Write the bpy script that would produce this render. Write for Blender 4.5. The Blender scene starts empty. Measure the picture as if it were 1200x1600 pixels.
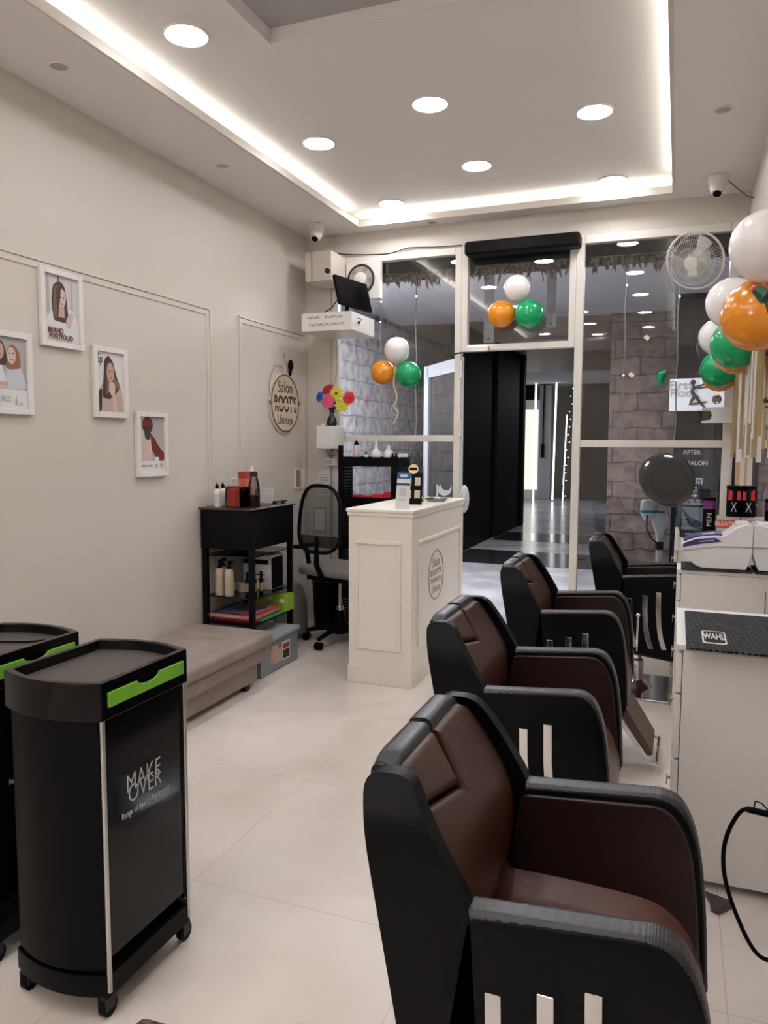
import bpy, bmesh, math, random
from mathutils import Vector, Matrix, Euler
random.seed(7)
SC = bpy.context.scene
COL = SC.collection
PI = math.pi
R = math.radians

# ------------------------------------------------------------------ camera
FPX, H = 1180.0, 1.43
def _n(v): return v.normalized()
_dy = _n(Vector((1060-600, -(696-800), -FPX)))
_p2 = Vector((60-600, -(692-800), -FPX))
_dz = _n(_dy.cross(_p2))
if _dz.y < 0: _dz = -_dz
_dx = _dy.cross(_dz)
CM = Matrix((_dx, _dy, _dz))
cam_data = bpy.data.cameras.new('camera')
cam_data.sensor_fit = 'HORIZONTAL'; cam_data.sensor_width = 36
cam_data.lens = FPX/1200*36
cam_data.clip_start = 0.02; cam_data.clip_end = 80
cam = bpy.data.objects.new('camera', cam_data); COL.objects.link(cam)
cam.matrix_world = Matrix.Translation((0, 0, H)) @ CM.to_4x4()
SC.camera = cam
def ray(u, v): return CM @ Vector((u-600, -(v-800), -FPX))
def at_x(u, v, x): r = ray(u, v); return Vector((0, 0, H)) + r*(x/r.x)
def at_y(u, v, y): r = ray(u, v); return Vector((0, 0, H)) + r*(y/r.y)
def at_z(u, v, z): r = ray(u, v); return Vector((0, 0, H)) + r*((z-H)/r.z)

# ------------------------------------------------------------------ view, world
SC.view_settings.view_transform = 'Standard'
SC.view_settings.look = 'None'
SC.view_settings.gamma = 1
SC.view_settings.use_curve_mapping = False
SC.view_settings.exposure = 0.40
W = bpy.data.worlds.new('world'); SC.world = W; W.use_nodes = True
W.node_tree.nodes['Background'].inputs[0].default_value = (0.75, 0.8, 1, 1)
W.node_tree.nodes['Background'].inputs[1].default_value = 0.04

def area(name, loc, size, power, color=(1, 1, 1), rot=(0, 0, 0), sy=None):
    l = bpy.data.lights.new(name, 'AREA'); l.energy = power; l.color = color; l.size = size
    if sy: l.shape = 'RECTANGLE'; l.size_y = sy
    o = bpy.data.objects.new(name, l); COL.objects.link(o); o.location = loc; o.rotation_euler = rot
    return o
# lamps of the passage outside (its ceiling fittings)
area('passage_lamp', (-2.0, 7.2, 2.96), 0.6, 110, (0.93, 0.95, 1))
pl_ = bpy.data.lights.new('passage_fill_light', 'POINT'); pl_.energy = 60; pl_.color = (0.95, 0.96, 1); pl_.shadow_soft_size = 0.08  # unseen point light, added to brighten the passage ceiling and brick
po_ = bpy.data.objects.new('passage_fill_light', pl_); COL.objects.link(po_); po_.location = (-3.3, 6.1, 1.9)
area('passage_lamp', (0.1, 7.0, 2.96), 0.5, 32, (0.95, 0.96, 1))
area('passage_lamp', (-1.0, 17.5, 2.9), 1.2, 55, (0.9, 0.94, 1))
# unseen fill light behind the camera, added to brighten the counter front
area('rear_fill_light', (-2.28, -2.55, 2.3), 0.72, 46, (1, 0.97, 0.96), (R(90), 0, R(180)), 0.5)
DOWN_E = 52.0      # emission of the downlight discs
COVE_E = 13.0      # emission of the cove strips

# ------------------------------------------------------------------ materials
MATS = {}
def mat(name, col, rough=0.5, metal=0.0, bump=None, emit=None, alpha=None, trans=0, coat=0, spec=None, noise=None):
    if name in MATS: return MATS[name]
    m = bpy.data.materials.new(name); m.use_nodes = True
    nt = m.node_tree; b = nt.nodes['Principled BSDF']
    b.inputs['Base Color'].default_value = (*col, 1)
    b.inputs['Roughness'].default_value = rough
    b.inputs['Metallic'].default_value = metal
    if coat: b.inputs['Coat Weight'].default_value = coat; b.inputs['Coat Roughness'].default_value = 0.1
    if trans: b.inputs['Transmission Weight'].default_value = trans
    if spec is not None: b.inputs['Specular IOR Level'].default_value = spec
    if alpha is not None: b.inputs['Alpha'].default_value = alpha
    if emit: b.inputs['Emission Color'].default_value = (*emit[0], 1); b.inputs['Emission Strength'].default_value = emit[1]
    if noise or bump:
        tc = nt.nodes.new('ShaderNodeTexCoord')
    if noise:      # (scale, second colour, low, high)
        n = nt.nodes.new('ShaderNodeTexNoise'); n.inputs['Scale'].default_value = noise[0]; n.inputs['Detail'].default_value = 5
        nt.links.new(tc.outputs['Object'], n.inputs['Vector'])
        r = nt.nodes.new('ShaderNodeValToRGB')
        r.color_ramp.elements[0].position = noise[2]; r.color_ramp.elements[0].color = (*col, 1)
        r.color_ramp.elements[1].position = noise[3]; r.color_ramp.elements[1].color = (*noise[1], 1)
        nt.links.new(n.outputs['Fac'], r.inputs[0]); nt.links.new(r.outputs[0], b.inputs['Base Color'])
    if bump:       # (scale, strength)
        n = nt.nodes.new('ShaderNodeTexNoise'); n.inputs['Scale'].default_value = bump[0]; n.inputs['Detail'].default_value = 4
        nt.links.new(tc.outputs['Object'], n.inputs['Vector'])
        bp = nt.nodes.new('ShaderNodeBump'); bp.inputs['Strength'].default_value = bump[1]; bp.inputs['Distance'].default_value = 0.01
        nt.links.new(n.outputs['Fac'], bp.inputs['Height']); nt.links.new(bp.outputs[0], b.inputs['Normal'])
    MATS[name] = m
    return m

WALL = mat('wall_paint', (0.62, 0.575, 0.525), 0.5, bump=(3, 0.05))
CEIL = mat('ceiling_paint', (0.80, 0.77, 0.755), 0.7)
TRIMW = mat('white_trim_paint', (0.64, 0.60, 0.54), 0.4)
FRAME = mat('white_window_frame', (0.72, 0.69, 0.64), 0.35)
WHITE = mat('white_plastic', (0.75, 0.73, 0.70), 0.35)
LAM = mat('white_laminate', (0.78, 0.76, 0.73), 0.35)
CREAM = mat('cream_counter_paint', (0.86, 0.81, 0.72), 0.4)
BLACK = mat('black_plastic', (0.003, 0.003, 0.0035), 0.42, spec=0.08)
GLOSSB = mat('glossy_black_panel', (0.004, 0.003, 0.004), 0.12, spec=0.22)
DARK = mat('dark_grey_plastic', (0.022, 0.022, 0.024), 0.4, spec=0.3)
CHROME = mat('chrome', (0.75, 0.75, 0.76), 0.1, 1.0)
STEEL = mat('satin_steel', (0.55, 0.54, 0.52), 0.3, 1.0)
GOLD = mat('brushed_gold', (0.42, 0.33, 0.18), 0.35, 0.8)
LIME = mat('lime_green_plastic', (0.19, 0.50, 0.03), 0.4)
RED = mat('red_plastic', (0.62, 0.02, 0.03), 0.4)
PAPER = mat('white_paper', (0.72, 0.71, 0.70), 0.6)
INK = mat('dark_ink', (0.03, 0.025, 0.025), 0.6)
GREYINK = mat('grey_ink', (0.25, 0.22, 0.19), 0.6)
LEATHB = mat('black_leatherette', (0.004, 0.004, 0.005), 0.36, bump=(260, 0.12), spec=0.10)
LEATHT = mat('ribbed_black_leatherette', (0.02, 0.02, 0.024), 0.34, bump=(260, 0.12))
LEATHR = mat('brown_leatherette', (0.052, 0.018, 0.010), 0.32, bump=(320, 0.15), spec=0.45)
GREYF = mat('grey_fabric', (0.22, 0.20, 0.19), 0.9, bump=(200, 0.3))
VELVET = mat('taupe_velvet', (0.27, 0.22, 0.195), 0.85, bump=(30, 0.2), noise=(6, (0.32, 0.265, 0.235), 0.4, 0.65))
TAN = mat('tan_wood_strip', (0.55, 0.36, 0.22), 0.5)
MIRROR = mat('mirror_glass', (0.85, 0.86, 0.86), 0.01, 1.0)
SCREEN = mat('black_screen', (0.002, 0.002, 0.003), 0.3, spec=0.1)
BEIGE = mat('beige_plastic', (0.62, 0.57, 0.49), 0.45)

def glass_mat(name, tint, rough=0.0, base=0.0):
    m = bpy.data.materials.new(name); m.use_nodes = True; nt = m.node_tree; nt.nodes.clear()
    out = nt.nodes.new('ShaderNodeOutputMaterial'); mix = nt.nodes.new('ShaderNodeMixShader')
    tr = nt.nodes.new('ShaderNodeBsdfTransparent'); tr.inputs[0].default_value = (*tint, 1)
    gl = nt.nodes.new('ShaderNodeBsdfGlossy'); gl.inputs['Roughness'].default_value = rough
    fr = nt.nodes.new('ShaderNodeFresnel'); fr.inputs[0].default_value = 1.6
    if base:
        ad = nt.nodes.new('ShaderNodeMath'); ad.operation = 'ADD'; ad.inputs[1].default_value = base
        nt.links.new(fr.outputs[0], ad.inputs[0]); nt.links.new(ad.outputs[0], mix.inputs[0])
    else: nt.links.new(fr.outputs[0], mix.inputs[0])
    nt.links.new(tr.outputs[0], mix.inputs[1]); nt.links.new(gl.outputs[0], mix.inputs[2])
    nt.links.new(mix.outputs[0], out.inputs[0])
    return m
GLASS = glass_mat('window_glass', (0.86, 0.87, 0.88), 0.0, 0.02)
SMOKE = glass_mat('smoked_glass_shelf', (0.42, 0.41, 0.40))
CLEARP = glass_mat('clear_plastic', (0.80, 0.84, 0.88), 0.15, 0.08)
SMOKEP = glass_mat('smoky_plastic', (0.66, 0.56, 0.54), 0.04)
ORANGEG = glass_mat('orange_acrylic', (0.95, 0.45, 0.3), 0.05)

def emis(name, col, s):
    m = bpy.data.materials.new(name); m.use_nodes = True; nt = m.node_tree; nt.nodes.clear()
    out = nt.nodes.new('ShaderNodeOutputMaterial'); e = nt.nodes.new('ShaderNodeEmission')
    e.inputs[0].default_value = (*col, 1); e.inputs[1].default_value = s
    nt.links.new(e.outputs[0], out.inputs[0]); return m
E_DOWN = emis('downlight_glow', (1, 0.965, 0.975), DOWN_E)
E_COVE = emis('cove_strip_glow', (1, 0.96, 0.86), COVE_E)
E_STRIP = emis('led_strip_glow', (0.95, 0.97, 1), 3.0)
E_SHOP = emis('lit_shop_glow', (1, 0.93, 0.82), 0.8)
E_TINY = emis('fairy_light_glow', (1, 0.97, 0.92), 6)

def floor_mat():
    m = bpy.data.materials.new('cream_marble_tile'); m.use_nodes = True; nt = m.node_tree; b = nt.nodes['Principled BSDF']
    tc = nt.nodes.new('ShaderNodeTexCoord')
    n = nt.nodes.new('ShaderNodeTexNoise'); n.inputs['Scale'].default_value = 1.6; n.inputs['Detail'].default_value = 7; n.inputs['Distortion'].default_value = 0.6
    nt.links.new(tc.outputs['Object'], n.inputs['Vector'])
    r = nt.nodes.new('ShaderNodeValToRGB'); r.color_ramp.elements[0].position = 0.36; r.color_ramp.elements[0].color = (0.68, 0.615, 0.56, 1)
    r.color_ramp.elements[1].position = 0.62; r.color_ramp.elements[1].color = (0.80, 0.74, 0.685, 1)
    nt.links.new(n.outputs['Fac'], r.inputs[0])
    br = nt.nodes.new('ShaderNodeTexBrick'); br.offset = 0; br.inputs['Scale'].default_value = 1
    br.inputs['Brick Width'].default_value = 0.8; br.inputs['Row Height'].default_value = 0.8; br.inputs['Mortar Size'].default_value = 0.0016
    br.inputs['Mortar Smooth'].default_value = 0.2
    mp = nt.nodes.new('ShaderNodeMapping'); mp.inputs['Location'].default_value = (0.27, 0.25, 0)
    nt.links.new(tc.outputs['Object'], mp.inputs[0]); nt.links.new(mp.outputs[0], br.inputs['Vector'])
    mx = nt.nodes.new('ShaderNodeMix'); mx.data_type = 'RGBA'
    nt.links.new(br.outputs['Fac'], mx.inputs[0]); nt.links.new(r.outputs[0], mx.inputs[6]); mx.inputs[7].default_value = (0.56, 0.50, 0.46, 1)
    nt.links.new(mx.outputs[2], b.inputs['Base Color'])
    b.inputs['Roughness'].default_value = 0.3; b.inputs['Specular IOR Level'].default_value = 0.4
    return m
FLOOR = floor_mat()

def brick_mat(name, c1, c2, mortar, w, h, axis='yz', bumpy=0.6):
    m = bpy.data.materials.new(name); m.use_nodes = True; nt = m.node_tree; b = nt.nodes['Principled BSDF']
    tc = nt.nodes.new('ShaderNodeTexCoord'); sp = nt.nodes.new('ShaderNodeSeparateXYZ'); cb = nt.nodes.new('ShaderNodeCombineXYZ')
    nt.links.new(tc.outputs['Object'], sp.inputs[0])
    nt.links.new(sp.outputs[1 if axis == 'yz' else 0], cb.inputs[0]); nt.links.new(sp.outputs[2], cb.inputs[1])
    n0 = nt.nodes.new('ShaderNodeTexNoise'); n0.inputs['Scale'].default_value = 5; n0.inputs['Detail'].default_value = 3
    nt.links.new(tc.outputs['Object'], n0.inputs['Vector'])
    ad = nt.nodes.new('ShaderNodeVectorMath'); ad.operation = 'MULTIPLY_ADD'; ad.inputs[1].default_value = (0.09, 0.09, 0.09)
    nt.links.new(n0.outputs['Color'], ad.inputs[0]); nt.links.new(cb.outputs[0], ad.inputs[2])
    br = nt.nodes.new('ShaderNodeTexBrick'); br.inputs['Scale'].default_value = 1
    br.inputs['Brick Width'].default_value = w; br.inputs['Row Height'].default_value = h; br.inputs['Mortar Size'].default_value = 0.008
    br.inputs['Color1'].default_value = (*c1, 1); br.inputs['Color2'].default_value = (*c2, 1); br.inputs['Mortar'].default_value = (*mortar, 1)
    nt.links.new(ad.outputs[0], br.inputs['Vector'])
    n = nt.nodes.new('ShaderNodeTexNoise'); n.inputs['Scale'].default_value = 9; n.inputs['Detail'].default_value = 8
    nt.links.new(tc.outputs['Object'], n.inputs['Vector'])
    mx = nt.nodes.new('ShaderNodeMix'); mx.data_type = 'RGBA'; mx.blend_type = 'MULTIPLY'; mx.inputs[0].default_value = 0.7
    rr = nt.nodes.new('ShaderNodeValToRGB'); rr.color_ramp.elements[0].position = 0.3; rr.color_ramp.elements[0].color = (0.35, 0.35, 0.35, 1); rr.color_ramp.elements[1].position = 0.65; rr.color_ramp.elements[1].color = (1.2, 1.2, 1.2, 1)
    nt.links.new(n.outputs['Fac'], rr.inputs[0])
    nt.links.new(br.outputs['Color'], mx.inputs[6]); nt.links.new(rr.outputs[0], mx.inputs[7]); nt.links.new(mx.outputs[2], b.inputs['Base Color'])
    bp = nt.nodes.new('ShaderNodeBump'); bp.inputs['Strength'].default_value = bumpy; bp.inputs['Distance'].default_value = 0.03
    nt.links.new(n.outputs['Fac'], bp.inputs['Height']); nt.links.new(bp.outputs[0], b.inputs['Normal'])
    b.inputs['Roughness'].default_value = 0.85
    return m
BRICK = brick_mat('grey_stone_brick', (0.33, 0.31, 0.325), (0.42, 0.395, 0.41), (0.20, 0.185, 0.195), 0.62, 0.20)
BRICK2 = brick_mat('brown_stone_brick', (0.17, 0.125, 0.108), (0.22, 0.165, 0.145), (0.07, 0.05, 0.045), 0.55, 0.21, 'xz')
EXTF = mat('passage_marble', (0.30, 0.29, 0.31), 0.22, noise=(2.2, (0.46, 0.44, 0.47), 0.38, 0.65))
EXTC = mat('passage_ceiling_grey', (0.62, 0.62, 0.64), 0.8)
WOODC = mat('passage_ceiling_brown', (0.30, 0.20, 0.13), 0.5)
BLKW = mat('black_wall_cladding', (0.004, 0.003, 0.003), 0.6, noise=(3, (0.007, 0.0045, 0.004), 0.4, 0.6), spec=0.08)
EXTD = mat('dark_shopfront', (0.007, 0.007, 0.008), 0.45, spec=0.15)

def mat_weave(name, c1, c2, wd):
    m = bpy.data.materials.new(name); m.use_nodes = True; nt = m.node_tree; b = nt.nodes['Principled BSDF']
    tc = nt.nodes.new('ShaderNodeTexCoord'); mp = nt.nodes.new('ShaderNodeMapping'); mp.inputs['Rotation'].default_value = (0, 0, R(38))
    ck = nt.nodes.new('ShaderNodeTexBrick'); ck.inputs['Scale'].default_value = 1; ck.offset = 0.5
    ck.inputs['Brick Width'].default_value = wd; ck.inputs['Row Height'].default_value = wd*0.55; ck.inputs['Mortar Size'].default_value = wd*0.14; ck.inputs['Mortar Smooth'].default_value = 0.3
    ck.inputs['Color1'].default_value = (*c2, 1); ck.inputs['Color2'].default_value = (*c1, 1); ck.inputs['Mortar'].default_value = (*c1, 1); ck.inputs['Bias'].default_value = -0.2
    nt.links.new(tc.outputs['Object'], mp.inputs[0]); nt.links.new(mp.outputs[0], ck.inputs[0]); nt.links.new(ck.outputs[0], b.inputs['Base Color'])
    b.inputs['Roughness'].default_value = 0.7; b.inputs['Specular IOR Level'].default_value = 0.15
    return m
MATW = mat_weave('black_textured_rubber', (0.006, 0.006, 0.007), (0.085, 0.082, 0.082), 0.02)
TRAYM = mat('brown_grey_tray_mesh', (0.075, 0.062, 0.055), 0.45, bump=(300, 0.25))

def mesh_fabric():
    m = bpy.data.materials.new('black_mesh_fabric'); m.use_nodes = True; nt = m.node_tree; nt.nodes.clear()
    out = nt.nodes.new('ShaderNodeOutputMaterial'); mix = nt.nodes.new('ShaderNodeMixShader'); mix.inputs[0].default_value = 0.55
    tr = nt.nodes.new('ShaderNodeBsdfTransparent'); d = nt.nodes.new('ShaderNodeBsdfDiffuse'); d.inputs[0].default_value = (0.02, 0.02, 0.02, 1)
    nt.links.new(tr.outputs[0], mix.inputs[1]); nt.links.new(d.outputs[0], mix.inputs[2]); nt.links.new(mix.outputs[0], out.inputs[0])
    return m
MESHF = mesh_fabric()

# ------------------------------------------------------------------ mesh builder
class MB:
    def __init__(s): s.bm = bmesh.new(); s.mi = 0
    def _f(s, vs):
        try: f = s.bm.faces.new(vs); f.material_index = s.mi; f.smooth = True; return f
        except ValueError: return None
    def m(s, i): s.mi = i; return s
    def box(s, x0, x1, y0, y1, z0, z1, M=None):
        vs = [Vector((x, y, z)) for z in (z0, z1) for x, y in ((x0, y0), (x1, y0), (x1, y1), (x0, y1))]
        if M is not None: vs = [M @ v for v in vs]
        v = [s.bm.verts.new(p) for p in vs]
        for q in ((3, 2, 1, 0), (4, 5, 6, 7), (0, 1, 5, 4), (1, 2, 6, 5), (2, 3, 7, 6), (3, 0, 4, 7)): s._f([v[i] for i in q])
        return s
    def prism(s, poly, plane, a, b, M=None):
        """poly 2D; plane 'xz' (extrude y), 'yz' (extrude x), 'xy' (extrude z)"""
        def P(p, t):
            if plane == 'xz': q = Vector((p[0], t, p[1]))
            elif plane == 'yz': q = Vector((t, p[0], p[1]))
            else: q = Vector((p[0], p[1], t))
            return M @ q if M is not None else q
        A = [s.bm.verts.new(P(p, a)) for p in poly]; B = [s.bm.verts.new(P(p, b)) for p in poly]
        s._f(A[::-1]); s._f(B)
        n = len(poly)
        for i in range(n): s._f([A[i], A[(i+1) % n], B[(i+1) % n], B[i]])
        return s
    def tube(s, pts, r, n=8, closed=False):
        pts = [Vector(p) for p in pts]; rs = r if isinstance(r, (list, tuple)) else [r]*len(pts)
        rings = []; prev = None
        for i, p in enumerate(pts):
            if closed: t = pts[(i+1) % len(pts)]-pts[i-1]
            else: t = pts[min(i+1, len(pts)-1)]-pts[max(i-1, 0)]
            t = t.normalized() if t.length > 1e-9 else Vector((0, 0, 1))
            a = prev if prev is not None else (Vector((0, 0, 1)) if abs(t.z) < 0.9 else Vector((1, 0, 0)))
            a = (a-t*a.dot(t)); a = a.normalized() if a.length > 1e-6 else t.orthogonal().normalized()
            prev = a; c = t.cross(a)
            rings.append([s.bm.verts.new(p+a*rs[i]*math.cos(2*PI*k/n)+c*rs[i]*math.sin(2*PI*k/n)) for k in range(n)])
        m = len(rings)
        for i in range(m if closed else m-1):
            q, w = rings[i], rings[(i+1) % m]
            for k in range(n): s._f([q[k], q[(k+1) % n], w[(k+1) % n], w[k]])
        if not closed: s._f(rings[0][::-1]); s._f(rings[-1])
        return s
    def cyl(s, a, b, r0, r1=None, n=24):
        return s.tube([a, b], [r0, r0 if r1 is None else r1], n)
    def lathe(s, prof, c=(0, 0, 0), n=24, M=None, sx=1, sy=1):
        rings = []; c = Vector(c)
        for r, z in prof:
            if r < 1e-6: rings.append([s.bm.verts.new((M @ Vector((0, 0, z)) if M is not None else Vector((0, 0, z)))+c)])
            else:
                ring = []
                for k in range(n):
                    p = Vector((r*sx*math.cos(2*PI*k/n), r*sy*math.sin(2*PI*k/n), z))
                    if M is not None: p = M @ p
                    ring.append(s.bm.verts.new(p+c))
                rings.append(ring)
        for i in range(len(rings)-1):
            q, w = rings[i], rings[i+1]
            for k in range(n):
                k2 = (k+1) % n
                if len(q) == 1 and len(w) == 1: continue
                if len(q) == 1: s._f([q[0], w[k2], w[k]])
                elif len(w) == 1: s._f([q[k], q[k2], w[0]])
                else: s._f([q[k], q[k2], w[k2], w[k]])
        if len(rings[0]) > 1: s._f(rings[0][::-1])
        if len(rings[-1]) > 1: s._f(rings[-1])
        return s
    def sphere(s, c, rx, ry=None, rz=None, n=20, m=12):
        ry = ry or rx; rz = rz or rx
        return s.lathe([(math.sin(PI*i/m), -math.cos(PI*i/m)) for i in range(m+1)], c, n, Matrix.Diagonal((rx, ry, rz)))
    def quad(s, a, b, c, d): s._f([s.bm.verts.new(Vector(p)) for p in (a, b, c, d)]); return s
    def fan(s, pts): s._f([s.bm.verts.new(Vector(p)) for p in pts]); return s
    def grid(s, fn, nu, nv, thick=None):
        """fn(i/nu, j/nv) -> point; optional thick: fn2 for back side"""
        g = [[s.bm.verts.new(fn(i/nu, j/nv)) for j in range(nv+1)] for i in range(nu+1)]
        for i in range(nu):
            for j in range(nv): s._f([g[i][j], g[i+1][j], g[i+1][j+1], g[i][j+1]])
        if thick:
            h = [[s.bm.verts.new(thick(i/nu, j/nv)) for j in range(nv+1)] for i in range(nu+1)]
            for i in range(nu):
                for j in range(nv): s._f([h[i][j+1], h[i+1][j+1], h[i+1][j], h[i][j]])
            for i in range(nu):
                s._f([g[i+1][0], g[i][0], h[i][0], h[i+1][0]]); s._f([g[i][nv], g[i+1][nv], h[i+1][nv], h[i][nv]])
            for j in range(nv):
                s._f([g[0][j], g[0][j+1], h[0][j+1], h[0][j]]); s._f([g[nu][j+1], g[nu][j], h[nu][j], h[nu][j+1]])
        return s
def build(name, mb, mats, parent=None, bevel=0, seg=2, ang=40, world=False, sub=0):
    """one mesh object; world=True: the shapes were given in world coordinates"""
    bm = mb.bm
    bmesh.ops.recalc_face_normals(bm, faces=bm.faces[:])
    me = bpy.data.meshes.new(name)
    root = Vector((0, 0, 0)); p = parent
    while p is not None: root = root + p.location; p = p.parent
    if world and parent is not None: bmesh.ops.translate(bm, verts=bm.verts[:], vec=-root)
    off = None
    if parent is None and bm.verts:
        lo = Vector((min(v.co.x for v in bm.verts), min(v.co.y for v in bm.verts), min(v.co.z for v in bm.verts)))
        hi = Vector((max(v.co.x for v in bm.verts), max(v.co.y for v in bm.verts), max(v.co.z for v in bm.verts)))
        off = Vector(((lo.x+hi.x)/2, (lo.y+hi.y)/2, lo.z))
        bmesh.ops.translate(bm, verts=bm.verts[:], vec=-off)
    bm.to_mesh(me); bm.free()
    me.set_sharp_from_angle(angle=R(ang))
    for m_ in (mats if isinstance(mats, (list, tuple)) else [mats]): me.materials.append(m_)
    o = bpy.data.objects.new(name, me); COL.objects.link(o)
    if off is not None: o.location = off
    if parent is not None: o.parent = parent
    if bevel:
        b = o.modifiers.new('bevel', 'BEVEL'); b.width = bevel; b.segments = seg; b.limit_method = 'ANGLE'; b.angle_limit = R(35); b.harden_normals = True
    if sub:
        q = o.modifiers.new('sub', 'SUBSURF'); q.levels = sub; q.render_levels = sub
    return o
def tag(o, label, cat, group=None):
    o['label'] = label; o['category'] = cat
    if group: o['group'] = group
    return o
def thing(name, label, cat, loc, rz=0, group=None):
    o = bpy.data.objects.new(name, None); COL.objects.link(o); o.location = loc; o.rotation_euler.z = rz
    o.empty_display_size = 0.1
    return tag(o, label, cat, group)
def struct(name, mb, mats, bevel=0, parent=None):
    o = build(name, mb, mats, parent, bevel=bevel, world=parent is not None)
    if parent is None: o['kind'] = 'structure'
    return o
def copy_tree(o, parent=None):
    c = o.copy(); COL.objects.link(c)
    if parent is not None: c.parent = parent
    for ch in [x for x in bpy.data.objects if x.parent == o]: copy_tree(ch, c)
    return c
def text(body, size, loc, rot, m, parent=None, name='lettering', sx=1.0, bold=0.0, ext=0.0006, align='CENTER', world=True, space=1.0):
    cu = bpy.data.curves.new('t', 'FONT'); cu.body = body; cu.size = size; cu.extrude = ext; cu.offset = bold
    cu.align_x = align; cu.align_y = 'CENTER'; cu.space_character = space; cu.resolution_u = 3
    t = bpy.data.objects.new('t', cu); COL.objects.link(t)
    bpy.context.view_layer.update()
    me = bpy.data.meshes.new_from_object(t.evaluated_get(bpy.context.evaluated_depsgraph_get()))
    bpy.data.objects.remove(t); bpy.data.curves.remove(cu)
    M = Matrix.Translation(loc) @ (rot.to_4x4() if isinstance(rot, Matrix) else Euler(rot).to_matrix().to_4x4()) @ Matrix.Diagonal((sx, 1, 1, 1))
    me.transform(M)
    if parent is not None and world:
        root = Vector((0, 0, 0)); p = parent
        while p is not None: root = root + p.location; p = p.parent
        me.transform(Matrix.Translation(-root))
    me.materials.clear(); me.materials.append(m)
    o = bpy.data.objects.new(name, me); COL.objects.link(o)
    if parent is not None: o.parent = parent
    return o
ON_LEFT = Matrix(((0, 0, 1), (1, 0, 0), (0, 1, 0)))     # text on a wall facing +x, reading along +y, up z
ON_BACK = Matrix(((1, 0, 0), (0, 0, -1), (0, 1, 0)))    # text facing -y, reading along +x, up z

# ================================================================== THE ROOM
XL, XR, YB, YR, ZS, ZU = -2.775, 0.37, 5.486, -2.6, 3.04, 3.13
struct('floor', MB().box(XL-0.1, XR+0.18, YR-0.1, YB+0.08, -0.1, 0), FLOOR)
struct('wall_left', MB().box(XL-0.12, XL, YR-0.1, YB+0.2, 0, 3.3), WALL)
XS = XR+0.058      # the wall below the mirrors stands back
struct('wall_right', MB().box(XR, XR+0.18, YR-0.1, YB+0.2, 0.812, 3.3).box(XS, XR+0.18, YR-0.1, YB+0.2, 0, 0.812), WALL)
struct('wall_rear', MB().box(XL, XS, YR-0.12, YR, 0, 3.3), WALL)
# header over the glass front and the pier at its left end
struct('wall_back', MB().box(XL, XR, YB-0.02, YB+0.12, 2.86, ZS+0.1).box(XL, -2.56, YB-0.06, YB+0.12, 0, 2.86), WALL)
# dropped border ceiling with its opening
tx0, tx1, ty0, ty1 = -2.27, -0.094, -1.2, 5.31
b = MB()
l = 0.016
b.box(XL, tx0-l, YR, YB, ZS, ZS+0.03).box(tx1+l, XR, YR, YB, ZS, ZS+0.03).box(tx0-l, tx1+l, ty1+l, YB, ZS, ZS+0.03).box(tx0-l, tx1+l, YR, ty0-l, ZS, ZS+0.03)
struct('ceiling', b, CEIL)
b = MB()      # upstand lip around the opening
l = 0.016
b.box(tx0-l, tx0, ty0, ty1, ZS-0.004, ZS+0.042).box(tx1, tx1+l, ty0, ty1, ZS-0.004, ZS+0.042).box(tx0-l, tx1+l, ty1, ty1+l, ZS-0.004, ZS+0.042).box(tx0, tx1, ty0-l, ty0, ZS-0.004, ZS+0.042)
struct('trim_1', b, TRIMW)
# upper ceiling with the sunken panel
px0, px1, py0, py1 = -1.68, -0.55, 0.9, 2.97
b = MB()
b.box(XL, px0, YR, YB, ZU, ZU+0.1).box(px1, XR, YR, YB, ZU, ZU+0.1).box(px0, px1, py1, YB, ZU, ZU+0.1).box(px0, px1, YR, py0, ZU, ZU+0.1)
struct('ceiling_upper', b, CEIL)
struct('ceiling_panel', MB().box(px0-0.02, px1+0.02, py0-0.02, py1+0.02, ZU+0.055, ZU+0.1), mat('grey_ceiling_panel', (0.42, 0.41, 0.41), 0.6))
b = MB(); w = 0.035
b.box(px0-w, px0, py0-w, py1+w, ZU-0.006, ZU).box(px1, px1+w, py0-w, py1+w, ZU-0.006, ZU).box(px0, px1, py1, py1+w, ZU-0.006, ZU).box(px0, px1, py0-w, py0, ZU-0.006, ZU)
struct('trim_2', b, CEIL, bevel=0.002)
# cove lights on the ledge
def cove(x0, x1, y0, y1, label, tilt=0):
    t = tag(build('cove_light', MB().box(x0, x1, y0, y1, ZS+0.034, ZS+0.046), [E_COVE]), label, 'light', 'strip lights hidden in the ceiling border')
    return t
cove(tx0-0.06, tx0-0.035, ty0, ty1-0.15, 'warm white cove strip light along the left edge of the ceiling recess')
cove(tx0+0.02, tx1-0.02, ty1+0.035, ty1+0.06, 'warm white cove strip light along the far edge of the ceiling recess')
cove(tx1+0.035, tx1+0.06, ty0, ty1-0.15, 'warm white cove strip light along the right edge of the ceiling recess')
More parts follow.
